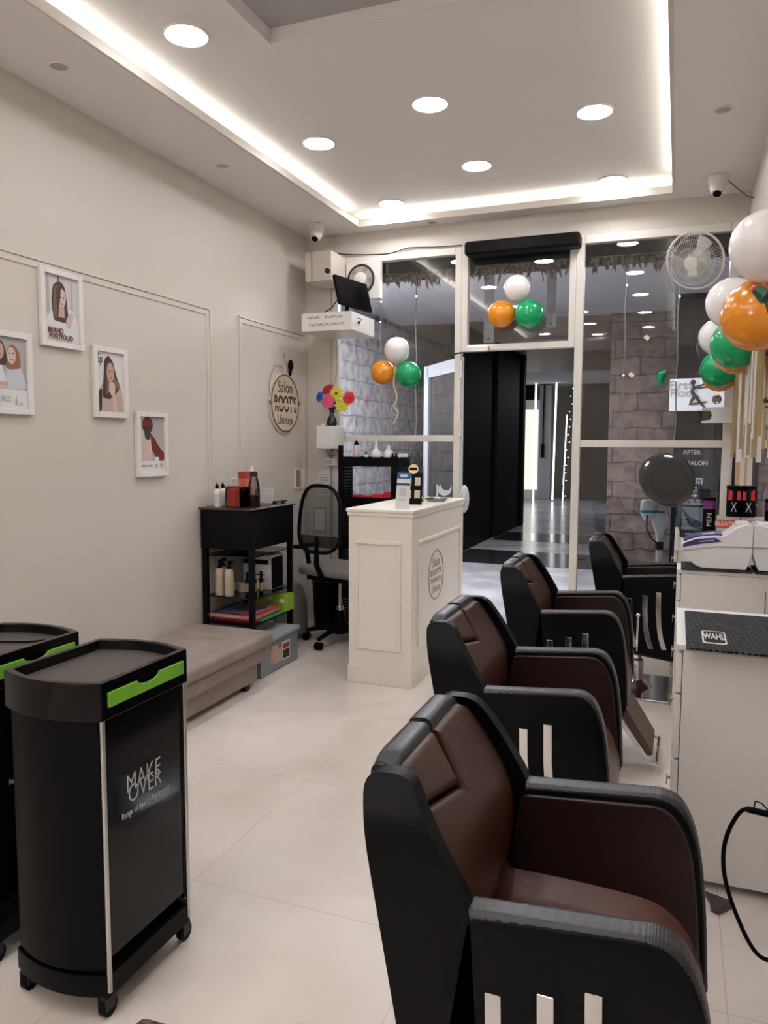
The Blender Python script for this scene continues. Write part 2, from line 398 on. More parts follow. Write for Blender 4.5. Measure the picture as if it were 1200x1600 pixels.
# downlights on the upper ceiling
cm = {}
grid_names = [(-1.975, 2.79, 'nearest round lit ceiling light of the left row, top left of the view'),
              (-1.22, 3.76, 'round lit ceiling light of the middle row, nearer of the two in view'),
              (-1.96, 4.01, 'round lit ceiling light of the left row, second from the camera'),
              (-0.46, 4.14, 'round lit ceiling light of the right row, nearer of the two in view'),
              (-1.21, 4.66, 'round lit ceiling light of the middle row, farther of the two in view'),
              (-1.955, 5.16, 'farthest round lit ceiling light of the left row'),
              (-0.455, 5.22, 'round lit ceiling light of the right row, near the far right corner of the recess')]
def downlight(x, y, label):
    o = thing('ceiling_light', label, 'ceiling light', (x, y, ZU-0.006), 0, 'round lit downlights')
    build('light_rim', MB().lathe([(0.094, 0.006), (0.094, 0.0), (0.088, -0.003), (0.084, 0.0), (0.084, 0.006)], n=32), WHITE, o)
    build('diffuser', MB().lathe([(0.0, -0.0015), (0.084, -0.0015), (0.084, 0.004), (0, 0.004)], n=32), E_DOWN, o)
    return o
first = None
for x, y, lb in grid_names:
    if first is None: first = downlight(x, y, lb)
    else:
        c = copy_tree(first); c.location = (x, y, ZU-0.006); c['label'] = lb
back_lights = [(-1.22, 0.9), (-1.22, -1.2), (-1.975, -1.9), (-0.46, -1.8), (-1.22, -2.1), (-1.975, 1.58), (-0.46, 2.98), (-0.46, 1.82), (-1.975, 0.37), (-0.46, 0.6), (-1.22, -0.1), (-1.975, -0.9), (-0.46, -0.7)]  # the leading entries are unseen lights added to brighten camera-facing surfaces
for k_, (x, y) in enumerate(back_lights):
    c = copy_tree(first); c.location = (x, y, ZU-0.006); c['label'] = 'round lit ceiling light out of view in the %s row, %s from the glass front' % ('left' if x < -1.5 else 'middle' if x < -1 else 'right', ['third', 'fifth', 'seventh', 'seventh', 'sixth', 'fourth', 'third', 'fourth', 'fifth', 'fifth', 'fourth', 'sixth', 'sixth'][k_])
# unlit small spots in the border ceiling
def spot(x, y, label, parent0=None):
    o = thing('recessed_spot', label, 'ceiling light', (x, y, ZS-0.004), 0, 'small unlit spots in the ceiling border')
    build('spot_rim', MB().lathe([(0.047, 0.004), (0.047, 0.0), (0.043, -0.003), (0.038, -0.001), (0.036, 0.004)], n=24), WHITE, o)
    build('spot_lens', MB().lathe([(0, 0.002), (0.036, 0.002), (0.036, 0.004), (0, 0.004)], n=20), mat('spot_lens_grey', (0.42, 0.40, 0.39), 0.25), o)
    return o
sp = [(-2.535, 2.66, 'unlit round spot in the left ceiling border, nearest the camera'),
      (-2.525, 3.90, 'unlit round spot in the left ceiling border, middle of three'),
      (-2.51, 5.12, 'unlit round spot in the left ceiling border above the corner camera'),
      (-1.73, 5.40, 'unlit round spot in the far ceiling border above the glass front'),
      (0.143, 4.12, 'unlit round spot in the right ceiling border, nearer one'),
      (0.155, 5.34, 'unlit round spot in the right ceiling border above the white dome camera')]
s0 = None
for x, y, lb in sp:
    if s0 is None: s0 = spot(x, y, lb)
    else:
        c = copy_tree(s0); c.location = (x, y, ZS-0.004); c['label'] = lb
# wall panel mouldings on the left wall
def moulding(name, y0, y1, z0, z1):
    b = MB(); w = 0.045; X = XL
    for d, a in ((0.012, 0.0), (0.006, 0.014)):
        ww = 0.012 if a == 0 else 0.03
        b.box(X, X+d, y0+a, y1-a, z1-a-ww, z1-a); b.box(X, X+d, y0+a, y1-a, z0+a, z0+a+ww)
        b.box(X, X+d, y0+a, y0+a+ww, z0+a+ww, z1-a-ww); b.box(X, X+d, y1-a-ww, y1-a, z0+a+ww, z1-a-ww)
    struct(name, b, TRIMW)
moulding('trim_3', -1.0, 4.11, 0.10, 2.275)
moulding('trim_4', 4.44, 5.40, 0.10, 2.285)
# glass front: fixed frames
def frame(name, x0, x1, z0, z1, rails=(), y=YB, w=0.05, pane=True):
    root = bpy.data.objects.new(name, None); COL.objects.link(root); root.location = ((x0+x1)/2, y, z0); root['kind'] = 'structure'
    b = MB(); b.box(x0, x0+w, y-0.03, y+0.03, z0, z1).box(x1-w, x1, y-0.03, y+0.03, z0, z1).box(x0+w, x1-w, y-0.03, y+0.03, z1-w, z1).box(x0+w, x1-w, y-0.03, y+0.03, z0, z0+w)
    for r in rails: b.box(x0+w, x1-w, y-0.03, y+0.03, r-0.025, r+0.025)
    build('window_frame', b, FRAME, root, bevel=0.004, world=True)
    zs = [z0+w]+[q for r in rails for q in (r-0.025, r+0.025)]+[z1-w]
    for i in range(0, len(zs), 2):
        build('window_pane', MB().box(x0+w, x1-w, y+0.004, y+0.006, zs[i], zs[i+1]), GLASS, root, world=True)
    return root
win1 = frame('window_1', -2.56, -1.515, 0, 2.86, (1.475,))
frame('window_2', -0.70, 0.325, 0, 2.86, (1.44,), w=0.055)
frame('window_3', 0.326, XR-0.001, 0, 2.86, (1.44,), w=0.008)
# fixed light over the door and the open door leaf, hinged at the left jamb and swung out
frame('window_4', -1.515, -0.70, 2.11, 2.86, (), w=0.045)
dh = Vector((-1.53, YB+0.05, 0)); far_pt = Vector((-2.01, 6.152, 0))
dd = (far_pt-dh).normalized(); dl = 0.78
ang = math.atan2(dd.y, dd.x)
dr = bpy.data.objects.new('door_1', None); COL.objects.link(dr); dr.location = dh; dr.rotation_euler.z = ang; dr['kind'] = 'structure'
DF = mat('door_leaf_cool_lit', (0.70, 0.76, 0.84), 0.35)  # white leaf with the cool outside light tinted into its colour
b = MB(); b.box(0, 0.06, -0.02, 0.02, 0.01, 2.08).box(dl-0.11, dl, -0.02, 0.02, 0.01, 2.08).box(0.06, dl-0.07, -0.02, 0.02, 1.98, 2.08).box(0.06, dl-0.07, -0.02, 0.02, 0.01, 0.12)
build('door_frame', b, DF, dr, bevel=0.003)
build('door_pane', MB().box(0.06, dl-0.07, -0.003, 0.003, 0.12, 1.98), GLASS, dr)
build('door_handle', MB().tube([(dl-0.035, -0.02, 0.9), (dl-0.035, -0.06, 0.9), (dl-0.035, -0.06, 1.2), (dl-0.035, -0.02, 1.2)], 0.009), STEEL, dr)
# hinges and closer on the jamb
for z in (1.98, 1.55):
    build('door_hinge', MB().box(-1.522, -1.500, YB-0.045, YB-0.031, z-0.06, z+0.06), STEEL, win1, bevel=0.001, world=True)
t = thing('door_closer', 'grey metal door closer on the rail above the open doorway', 'door closer', (-1.40, YB-0.06, 2.12))
build('closer_body', MB().box(-1.50, -1.30, YB-0.075, YB-0.031, 2.10, 2.14), STEEL, t, bevel=0.006, world=True)
build('closer_arm', MB().tube([(-1.46, YB-0.06, 2.105), (-1.56, YB-0.07, 2.09), (-1.60, YB-0.04, 2.07)], 0.006), DARK, t, world=True)

# ================================================================== OUTSIDE
struct('floor_passage', MB().box(-6, 5, YB+0.08, 22, -0.1, -0.004), EXTF)
struct('ceiling_passage', MB().box(-6, 5, YB+0.12, 9.6, 3.0, 3.1).box(-6, 5, 16.6, 22, 3.0, 3.1), EXTC)
struct('ceiling_passage_far', MB().box(-6, 5, 9.6, 16.6, 2.99, 3.1), WOODC)
struct('wall_passage_left', MB().box(-3.7, -3.5, YB+0.1, 12.6, 0, 3.0), BRICK)
struct('wall_passage_return', MB().box(-3.5, -2.86, 12.4, 12.6, 0, 3.0), BRICK2)
b = MB()
b.box(-2.84, -2.65, 9.74, 11.5, 0, 2.99).box(-2.84, -2.60, 11.5, 13.3, 0, 2.99).box(-3.5, -2.55, 13.3, 13.5, 0, 2.99)
struct('wall_passage_fins', b, BLKW)
REFLB = mat('dark_reflection_band', (0.02, 0.018, 0.02), 0.15)  # dark reflections on the passage floor, painted as thin bands
struct('floor_reflection_near', MB().box(-2.64, 3, 8.9, 10.1, -0.004, -0.003), REFLB)
struct('floor_reflection_far', MB().box(-2.59, 3, 11.2, 12.3, -0.004, -0.003), REFLB)
struct('wall_pillar', MB().box(-0.80, -0.05, 9.6, 10.2, 0, 3.0), BRICK2)
struct('wall_passage_right', MB().box(-0.05, 2.5, 8.6, 8.8, 0, 3.0), EXTD)
struct('wall_passage_end', MB().box(-2.6, 5, 20.2, 20.4, 0, 3.0).box(-6, -3.6, 20.2, 20.4, 0, 3.0), EXTD)
struct('wall_passage_back', MB().box(-6, 5, 21.9, 22.0, 0, 3.0), mat('pale_far_wall', (0.5, 0.47, 0.42), 0.7))
# far shop: lit white frame, grey pier, light strips
p = at_y(820, 700, 20.1).x; q = at_y(838, 700, 20.1).x
t = thing('lit_shop_window', 'brightly lit white framed shop window at the far end of the passage', 'shop window', ((p+q)/2, 20.1, 0))
b = MB(); zt = 2.35
b.box(p-0.35, q+0.12, 20.05, 20.15, 0, 0.25).box(p-0.35, q+0.12, 20.05, 20.15, zt, zt+0.25).box(q+0.05, q+0.12, 20.05, 20.15, 0.25, zt).box(p-0.35, p-0.2, 20.05, 20.15, 0.25, zt)
build('window_frame', b, mat('far_frame_white', (0.75, 0.73, 0.68), 0.5), t, world=True)
build('lit_pane', MB().box(p-0.2, q+0.05, 20.11, 20.13, 0.25, zt), E_SHOP, t, world=True)
tag(build('pier', MB().box(at_y(843, 700, 20).x, at_y(861, 700, 20).x, 19.9, 20.19, 0, 2.98), mat('grey_pier', (0.24, 0.23, 0.24), 0.6)), 'grey pier between the far shop windows', 'pier')
tag(build('cable_box', MB().box(at_y(845, 700, 19.8).x, at_y(850, 700, 19.8).x, 19.8, 19.9, 1.1, 1.45).box(at_y(847, 700, 19.8).x, at_y(848.5, 700, 19.8).x, 19.84, 19.9, 1.45, 2.98), BLACK), 'black box on a cable down the grey far pier', 'electrical box')
def strip(u0, v0, u1, v1, label, r=0.03):
    a = at_y(u0, v0, 19.6); c = at_y(u1, v1, 19.6)
    tag(build('light_strip', MB().tube([a, c], r, 6), E_STRIP), label, 'light', 'white light tubes at the far shopfront')
strip(870, 590, 863, 781, 'tall white light tube against the black far shopfront', 0.022)
strip(886, 648, 879, 783, 'shorter white light tube against the black far shopfront', 0.014)
strip(838, 594, 833, 783, 'bright light tube beside the lit far shop window', 0.022)
t = thing('fairy_lights', 'string of tiny lights hanging beside the far light tubes', 'string lights', at_y(893, 600, 19.5))
b = MB(); pp = [at_y(894-14*i/30+2*math.sin(i*1.3), 595+6*i, 19.5) for i in range(31)]
build('cord', b.tube(pp, 0.008, 5), DARK, t, world=True)
b = MB()
for i in range(0, 31, 2): b.sphere(pp[i]+Vector((0.02, 0, 0)), 0.011, n=8, m=6)
build('bulbs', b, E_TINY, t, world=True)
# beam with dried garland outside over the glass
struct('beam_front', MB().box(-3.4, 1.2, YB+0.14, YB+0.22, 2.70, 3.0), mat('dark_beam', (0.025, 0.022, 0.025), 0.6))
LEAF = mat('dried_leaf_garland', (0.22, 0.15, 0.11), 0.8, noise=(25, (0.55, 0.45, 0.36), 0.4, 0.6))
def garland(x0, x1, n, label):
    t = MB()
    for i in range(n):
        x = x0+(x1-x0)*(i+random.random()*0.6)/n; L = 0.03+0.11*random.random()**1.5; a = random.gauss(0, 0.35)
        z = 2.735+random.uniform(-0.012, 0.012); w_ = 0.004+0.007*random.random(); y = YB+0.11+random.uniform(-0.01, 0.01)
        d = Vector((math.sin(a), random.uniform(-.1, .1), -math.cos(a)))*L; s_ = Vector((math.cos(a), 0, math.sin(a)))*w_
        c = Vector((x, y, z)); tw = Vector((0, 0.012, 0))
        t.fan([c, c+d*0.3+s_+tw, c+d*0.75+s_*0.8, c+d, c+d*0.7-s_*0.8-tw, c+d*0.3-s_])
    t.tube([(x0, YB+0.11, 2.742), ((x0+x1)/2, YB+0.11, 2.735), (x1, YB+0.11, 2.742)], 0.004, 5)
    o = build('leaf_garland', t, LEAF); o['kind'] = 'stuff'; tag(o, label, 'garland')
garland(-2.2, -1.75, 60, 'dried leaf garland hanging outside the left window top')
garland(-1.68, -1.5, 20, 'small tuft of dried leaf garland beside the left door post')
garland(-1.45, -0.74, 80, 'dried leaf garland hanging outside above the doorway')
garland(-0.62, 0.3, 110, 'dried leaf garland hanging outside the right window top')
# hanging light strands outside the glass
for (u, v0, v1, lb) in ((595, 440, 690, 'thin clear light strand outside the left window, left one'),
                        (650, 430, 690, 'thin clear light strand outside the left window, right one'),
                        (980, 410, 690, 'thin clear light strand outside the right window, left one'),
                        (1062, 430, 690, 'thin clear light strand outside the right window, beside the fan')):
    a = at_y(u, v0, YB+0.09); c = at_y(u-8 if u > 900 else u, v1, YB+0.09)
    t = thing('light_strand', lb, 'string lights', (a.x, a.y, c.z), 0, 'clear light strands outside the glass')
    mid = [a.lerp(c, k/8)+Vector((0.004*math.sin(k*2.1), 0, 0)) for k in range(9)]
    build('cord', MB().tube(mid, 0.004, 6), mat('clear_cord', (0.35, 0.34, 0.34), 0.3), t, world=True)
    build('bulb', MB().sphere(mid[1], 0.007, n=8, m=6).sphere(mid[5 if u > 640 else 2], 0.006, n=8, m=6), E_TINY, t, world=True)
# signs beyond the right window
a, c = at_y(1058, 703, 8.5), at_y(1122, 832, 8.5)
t = thing('shop_sign', 'black salon sign board with white and Hindi lettering behind the right window', 'sign', (a.x, 8.5, c.z))
SIGNB = mat('sign_black', (0.008, 0.012, 0.018), 0.3)
build('board', MB().box(a.x, c.x, 8.5, 8.599, c.z, a.z), SIGNB, t, world=True)
SG = mat('sign_grey_letters', (0.55, 0.56, 0.57), 0.6)
def bt(s, u, v, y, size, m, par, sx=1, bold=0): return text(s, size, at_y(u, v, y), ON_BACK, m, par, sx=sx, bold=bold)
bt('SALON', 1090, 724, 8.49, 0.062, SG, t); bt('AFTER', 1081, 707, 8.49, 0.06, SG, t)
b = MB()   # devanagari-like strokes with their head line
for k, (u, v, w_) in enumerate(((1081, 748, 15), (1075, 761, 12))):
    A = at_y(u, v, 8.49); sc = 8/1180.0
    b.box(A.x, A.x+w_*sc, 8.485, 8.492, A.z-0.006, A.z+0.006)
    for j in range(4):
        x = A.x+(0.15+0.27*j)*w_*sc; b.box(x-0.004, x+0.004, 8.485, 8.492, A.z-0.06, A.z)
        b.tube([(x-0.025, 8.488, A.z-0.02), (x-0.028, 8.488, A.z-0.045), (x-0.008, 8.488, A.z-0.035)], 0.004, 5)
A = at_y(1068, 774, 8.49); b.box(A.x, A.x+0.11, 8.485, 8.492, A.z-0.004, A.z+0.004).prism([(A.x+0.10, A.z-0.018), (A.x+0.14, A.z), (A.x+0.10, A.z+0.018)], 'xz', 8.485, 8.492)
build('devanagari_lettering', b, SG, t, world=True)
bt('TEL  9876 000 000', 1073, 782, 8.49, 0.036, SG, t).name = 'small_print'
bt('MOB  9876 000 000', 1073, 787, 8.49, 0.036, SG, t).name = 'small_print'
A = at_y(1066, 792, 8.49); c2 = at_y(1106, 830, 8.49)
b = MB().box(A.x, c2.x-0.05, 8.488, 8.495, c2.z, A.z)
build('picture_panel', b, mat('sign_teal_grey', (0.10, 0.13, 0.14), 0.5), t, world=True)
b = MB()
for k in range(3):
    b.tube([A+Vector((0.0+0.02*k, -0.006, -0.02-0.05*k)), A+Vector((0.08, -0.006, -0.12-0.03*k)), A+Vector((0.2, -0.006, -0.17-0.03*k))], 0.008, 5)
build('dark_strands', b, SIGNB, t, world=True)
a, c = at_y(1047, 592, 8.45), at_y(1133, 641, 8.45)
t = thing('dance_sign', 'white lit sign with a black dancing figure behind the right window', 'sign', (a.x, 8.45, c.z))
build('board', MB().box(a.x, c.x, 8.45, 8.599, c.z, a.z), mat('sign_white', (0.62, 0.62, 0.62), 0.5, emit=((0.9, 0.92, 1), 0.16)), t, world=True)
b = MB(); S = at_y(1084, 597, 8.44); k_ = 8.8/1180
def pt(du, dv): return S+Vector((du*k_, 0, -dv*k_))
b.sphere(pt(-1, 0), 0.026, n=10, m=6)
b.tube([pt(-1, 3), pt(0, 8), pt(-2, 13), pt(2, 19), pt(6, 22)], [0.012, 0.022, 0.016, 0.022, 0.018], 8)
b.tube([pt(0, 7), pt(8, 5), pt(18, 1)], 0.007, 6).tube([pt(0, 8), pt(9, 8), pt(20, 6)], 0.007, 6)
b.tube([pt(2, 19), pt(-2, 25), pt(-5, 30), pt(6, 29), pt(17, 27)], [0.018, 0.014, 0.01, 0.01, 0.006], 6)
b.tube([pt(5, 22), pt(10, 29), pt(18, 38)], [0.018, 0.012, 0.006], 6)
build('dancer_figure', b, INK, t, world=True)
bt('First', 1063, 602, 8.44, 0.13, mat('sign_pale_letters', (0.33, 0.33, 0.33), 0.6), t)
bt('Floor', 1068, 614, 8.44, 0.12, MATS['sign_pale_letters'], t)

# wall behind the glass seen beside the doorway: grey brackets
for u0, u1, v0, v1, lb in ((757, 771, 438, 535, 'grey flat bracket hanging beyond the glass over the door, left'), (855, 868, 424, 511, 'grey flat bracket with bolts beyond the glass over the door, right')):
    a, c = at_y(u0, v0, 6.4), at_y(u1, v1, 6.4)
    t = thing('hanging_bracket', lb, 'bracket', ((a.x+c.x)/2, 6.4, c.z))
    build('plate', MB().box(a.x, c.x, 6.4, 6.41, c.z, 3.0), mat('grey_bracket', (0.34, 0.33, 0.34), 0.5), t, world=True)
    build('bolt', MB().cyl(((a.x+c.x)/2, 6.4, c.z+0.03), ((a.x+c.x)/2, 6.39, c.z+0.03), 0.008, n=8), DARK, t, world=True)

# hood steamer just outside the right window
STW = mat('steamer_white', (0.68, 0.71, 0.72), 0.3); TEAL = mat('teal_band', (0.03, 0.30, 0.36), 0.3)
HOOD = mat('smoky_dark_hood', (0.006, 0.007, 0.009), 0.15, spec=0.25)
t = thing('hair_steamer', 'hair steamer with dark bowl hood on a white stand behind the far chair', 'hair steamer', (-0.12, 5.95, 0))
hc = at_y(1036, 750, 5.95); sx_ = at_y(1030, 850, 5.95).x
Mh = Euler((R(62), 0, R(28))).to_matrix()
build('hood', MB().lathe([(0.205*math.cos(R(k)), 0.19*math.sin(R(k))) for k in range(0, 91, 9)]+[(0.197*math.cos(R(k)), 0.182*math.sin(R(k))) for k in range(90, -1, -9)], hc+Vector((0.02, -0.07, 0.0)), 32, Mh), HOOD, t, world=True)
zc = at_y(1025, 800, 5.95).z
build('hood_ring', MB().tube([hc+Vector((0.02, -0.07, 0))+Mh @ Vector((0.203*math.cos(k*PI/16), 0.203*math.sin(k*PI/16), 0)) for k in range(32)], 0.006, 6, True), mat('ring_grey', (0.12, 0.12, 0.13), 0.3), t, world=True)
build('water_tank', MB().lathe([(0.0, -0.09), (0.03, -0.085), (0.062, -0.03), (0.062, 0.05), (0.05, 0.07), (0, 0.07)], (sx_-0.085, 5.93, zc+0.02), 20, None, 0.9, 0.7), STW, t, world=True)
build('tank_band', MB().lathe([(0.0635, -0.025), (0.0635, -0.005)], (sx_-0.085, 5.93, zc+0.02), 20, None, 0.92, 0.72), TEAL, t, world=True)
build('steam_unit', MB().lathe([(0.0, -0.20), (0.028, -0.19), (0.03, -0.15), (0.06, -0.08), (0.062, -0.04), (0.035, 0.0), (0.03, 0.07), (0, 0.075)], (sx_, 5.95, zc), 24), STW, t, world=True)
build('unit_band', MB().lathe([(0.0375, -0.005), (0.036, 0.012)], (sx_, 5.95, zc), 24), TEAL, t, world=True)
build('pole', MB().cyl((sx_, 5.95, 0.05), (sx_, 5.95, zc-0.19), 0.022), STW, t, world=True)
build('collar', MB().cyl((sx_, 5.95, zc-0.28), (sx_, 5.95, zc-0.22), 0.03), DARK, t, world=True)
build('neck', MB().cyl((sx_, 5.95, zc+0.06), (sx_+0.02, 5.93, zc+0.13), 0.02), DARK, t, world=True)
build('cable', MB().tube([(sx_-0.09, 5.9, zc+0.02), (sx_-0.09, 5.88, zc-0.12), (sx_-0.05, 5.9, zc-0.2), (sx_, 5.92, zc-0.24)], 0.005, 6), BLACK, t, world=True)
for k in range(5):
    a_ = k*2*PI/5+0.3; e = Vector((sx_+0.26*math.cos(a_), 5.95+0.26*math.sin(a_), 0.05))
    g = build('leg', MB().tube([(sx_, 5.95, 0.08), e], [0.02, 0.013], 8), STW, t, world=True)
    build('caster', MB().cyl(e+Vector((0, -0.012, -0.025)), e+Vector((0, 0.012, -0.025)), 0.025, n=14), BLACK, g, world=True)

# ================================================================== THE STYLING CHAIRS (face +x)
def interp(pts, n):
    """resample polyline by Catmull-Rom"""
    out = []
    for i in range(len(pts)-1):
        p0 = pts[max(i-1, 0)]; p1 = pts[i]; p2 = pts[i+1]; p3 = pts[min(i+2, len(pts)-1)]
        for k in range(n):
            t = k/n
            out.append(tuple(0.5*((2*p1[d])+(-p0[d]+p2[d])*t+(2*p0[d]-5*p1[d]+4*p2[d]-p3[d])*t*t+(-p0[d]+3*p1[d]-3*p2[d]+p3[d])*t**3) for d in range(len(p1))))
    out.append(pts[-1]); return out
def round_poly(pts, rad, n=5):
    out = []; m = len(pts)
    for i, p in enumerate(pts):
        r = rad[i] if isinstance(rad, (list, tuple)) else rad
        a = Vector(pts[i-1])-Vector(p); c = Vector(pts[(i+1) % m])-Vector(p)
        r = min(r, a.length*0.48, c.length*0.48)
        if r < 1e-5: out.append(tuple(p)); continue
        s_ = Vector(p)+a.normalized()*r; e = Vector(p)+c.normalized()*r
        for k in range(n+1):
            t = k/n; q = s_*(1-t)**2+Vector(p)*2*t*(1-t)+e*t*t; out.append(tuple(q))
    return out
HW = 0.268
def taper(b):
    """narrow the top corners of the chair back in a curve"""
    for z in (0.74, 0.77, 0.80, 0.82, 0.84, 0.855, 0.87, 0.88):
        bmesh.ops.bisect_plane(b.bm, geom=b.bm.verts[:]+b.bm.edges[:]+b.bm.faces[:], plane_co=(0, 0, z), plane_no=(0, 0, 1))
    for v in b.bm.verts: v.co.y = tz(v.co.y, v.co.z)
    return b
def tz(y, z):
    q = max(0, (z-0.74)/0.16)
    return y*(1-0.21*q**2.6)
def make_chair(label):
    t = thing('styling_chair', label, 'chair', (0, 0, 0), 0, 'black and brown styling chairs in a row')
    # black back shell with the two side wings
    wing = round_poly([(-0.272, 0.885), (-0.19, 0.888), (-0.075, 0.70), (-0.06, 0.47), (-0.07, 0.33), (-0.165, 0.31)], [0.03, 0.03, 0.03, 0.0, 0.02, 0.02])
    core = round_poly([(-0.272, 0.884), (-0.248, 0.884), (-0.15, 0.70), (-0.15, 0.50), (-0.155, 0.33), (-0.165, 0.31)], [0.012, 0.008, 0.05, 0, 0, 0])
    b = MB().prism(core, 'xz', -0.232, 0.232)
    b.prism(wing, 'xz', -HW, -0.228).prism(wing, 'xz', 0.228, HW)
    build('back_shell', taper(b), LEATHB, t, bevel=0.012, seg=3)
    # ribbed edge band round the wings and top (two headrest halves)
    # brown inner back: main cushion + headrest pad
    prof = interp([(-0.228, 0.882), (-0.175, 0.795), (-0.128, 0.71), (-0.118, 0.62), (-0.128, 0.54), (-0.15, 0.455)], 6)
    L = [0]
    for i in range(1, len(prof)): L.append(L[-1]+math.dist(prof[i], prof[i-1]))
    def P(s):     # s = distance from the top along the profile
        s = max(0, min(L[-1], s))
        for i in range(1, len(L)):
            if s <= L[i]:
                k = (s-L[i-1])/(L[i]-L[i-1]); a, c = prof[i-1], prof[i]; d = Vector((c[0]-a[0], c[1]-a[1])).normalized()
                return Vector((a[0]+(c[0]-a[0])*k, a[1]+(c[1]-a[1])*k)), Vector((-d.y, d.x))
    def cushion(name, s0, s1, ylo, yhi, m, nu=26, nv=14, puff=0.014, edge=0.02):
        def f(u, v, off=0):
            s = s0+(s1-s0)*u; y0, y1 = ylo(s), yhi(s); y = y0+(y1-y0)*v
            ds = min(s-s0, s1-s); dyv = min(y-y0, y1-y)
            e = min(1, max(0, min(ds, dyv)/edge)); h_ = math.sqrt(max(0, 1-(1-e)**2))*puff
            p_, nn = P(s); q = p_+nn*(h_+off) if nn.x > 0 else p_-nn*(h_+off)
            return Vector((q.x, y, q.y))
        build(name, MB().grid(lambda u, v: f(u, v), nu, nv, lambda u, v: f(u, v, -0.03-0.0)), m, t, ang=60)
    YI = 0.226
    cr = 0.05
    def yhi_main(s): return YI-(cr-math.sqrt(max(0, cr*cr-(cr-s)**2)) if s < cr else 0)
    S1, S2 = 0.075, 0.118       # headrest seam: at near edge, at the middle
    def ylo_main(s):
        if s < S2-0.015: return 0.008+0.004*(s/S2)
        if s < S2+0.0: return 0.012
        return -YI
    # main cushion in two joined zones: right upper part and full lower part, the lower one with a slanted top on the near half
    def zone(name, fs0, s1, y0, y1, m, parent=t):
        def f(u, v, off=0):
            y = y0+(y1-y0)*u; s0 = fs0(y); sm_ = S2+0.03
            s = (s0+(sm_-s0)*v*2 if v < 0.5 else sm_+(s1(y)-sm_)*(v*2-1)) if s1(y) > 0.2 else s0+(s1(y)-s0)*v
            d = min(s-s0, s1(y)-s, (y-y0 if y0 <= -0.2 else 9), (y1-y if y1 >= 0.2 else 9))
            if y0 > -0.2: d = min(d, y-y0)
            if y1 < 0.2: d = min(d, y1-y)
            e = min(1, max(0, d/0.02)); h_ = math.sqrt(max(0, 1-(1-e)**2))*0.014
            p_, nn = P(s)
            if nn.x < 0: nn = -nn
            q = p_+nn*(h_+off)
            return Vector((q.x, tz(y, q.y), q.y))
        build(name, MB().grid(lambda u, v: f(u, v), 30, 30, lambda u, v: f(u, v, -0.035)), m, parent, ang=60)
    def top_main(y):
        if y > 0.0:
            yy = YI-y
            return 0.0 if yy > cr else cr-math.sqrt(max(0, cr*cr-(cr-yy)**2))
        if y > -0.012: return S2*(-y/0.012)
        return S2+(S1-S2)*((-y-0.012)/(YI-0.012))
    zone('back_cushion', top_main, lambda y: L[-1], -YI, YI, LEATHR)
    def bot_head(y): return max(0.02, S2-0.006+(S1-S2)*((-y-0.012)/(YI-0.012)))
    def top_head(y):
        yy = y+YI
        return -0.004+0.004 if yy > 0.03 else 0.03-math.sqrt(max(0, 0.0009-(0.03-yy)**2))
    zone('headrest_pad', top_head, bot_head, -YI, -0.016, mat('headrest_brown', (0.060, 0.024, 0.015), 0.36, bump=(320, 0.15)))
    # top roll in two halves split by the notch
    for y0, y1, dz in ((-HW+0.014, -0.014, 0.0), (0.0, HW-0.014, 0.004)):
        pr_ = round_poly([(-0.266, 0.862), (-0.276, 0.896+dz), (-0.226, 0.899+dz), (-0.222, 0.868), (-0.24, 0.84)], [0.005, 0.022, 0.018, 0.008, 0.01])
        rb_ = MB(); ne = 10
        def roll(u, v):
            i = v*len(pr_); a_ = pr_[int(i) % len(pr_)]
            y = y0+(y1-y0)*u; dr_ = 0.0
            ed = max(0, (abs(y)-0.17)/(HW-0.17)); dr_ = 0.05*ed**2.2
            return Vector((a_[0], tz(y, a_[1]), a_[1]-dr_))
        rb_.grid(roll, 24, len(pr_))
        bmesh.ops.remove_doubles(rb_.bm, verts=rb_.bm.verts[:], dist=0.00005)
        bmesh.ops.holes_fill(rb_.bm, edges=[e for e in rb_.bm.edges if e.is_boundary])
        build('top_roll', rb_, LEATHT, t, bevel=0.008, seg=3)
    # seat
    seat = round_poly([(-0.16, 0.508), (0.10, 0.512), (0.225, 0.500), (0.292, 0.30), (0.22, 0.26), (-0.14, 0.30)], [0.01, 0.02, 0.05, 0.05, 0.03, 0.03])
    seat = [(x, z-0.035) for x, z in seat]
    sb_ = MB().prism(seat, 'xz', -0.205, 0.205)
    sp_ = interp([(-0.17, 0.472), (-0.05, 0.474), (0.08, 0.472), (0.19, 0.462), (0.25, 0.425), (0.283, 0.35), (0.288, 0.285)], 5)
    def seat_top(u, v, o=0):
        i = min(int(u*(len(sp_)-1)), len(sp_)-2); k = u*(len(sp_)-1)-i
        x = sp_[i][0]+(sp_[i+1][0]-sp_[i][0])*k; z = sp_[i][1]+(sp_[i+1][1]-sp_[i][1])*k
        y = -0.211+0.422*v; e = max(0, (abs(y)-0.13)/0.081)
        return Vector((x+o*0.3, y, z+0.052*e**2.4*(1 if u < 0.5 else max(0.0, 1-(u-0.5)*1.4))+o))
    sb_.grid(lambda u, v: seat_top(u, v), 40, 28, lambda u, v: seat_top(u, v, -0.02))
    build('seat', sb_, mat('seat_brown', (0.11, 0.036, 0.025), 0.25, bump=(320, 0.15)), t, ang=50)
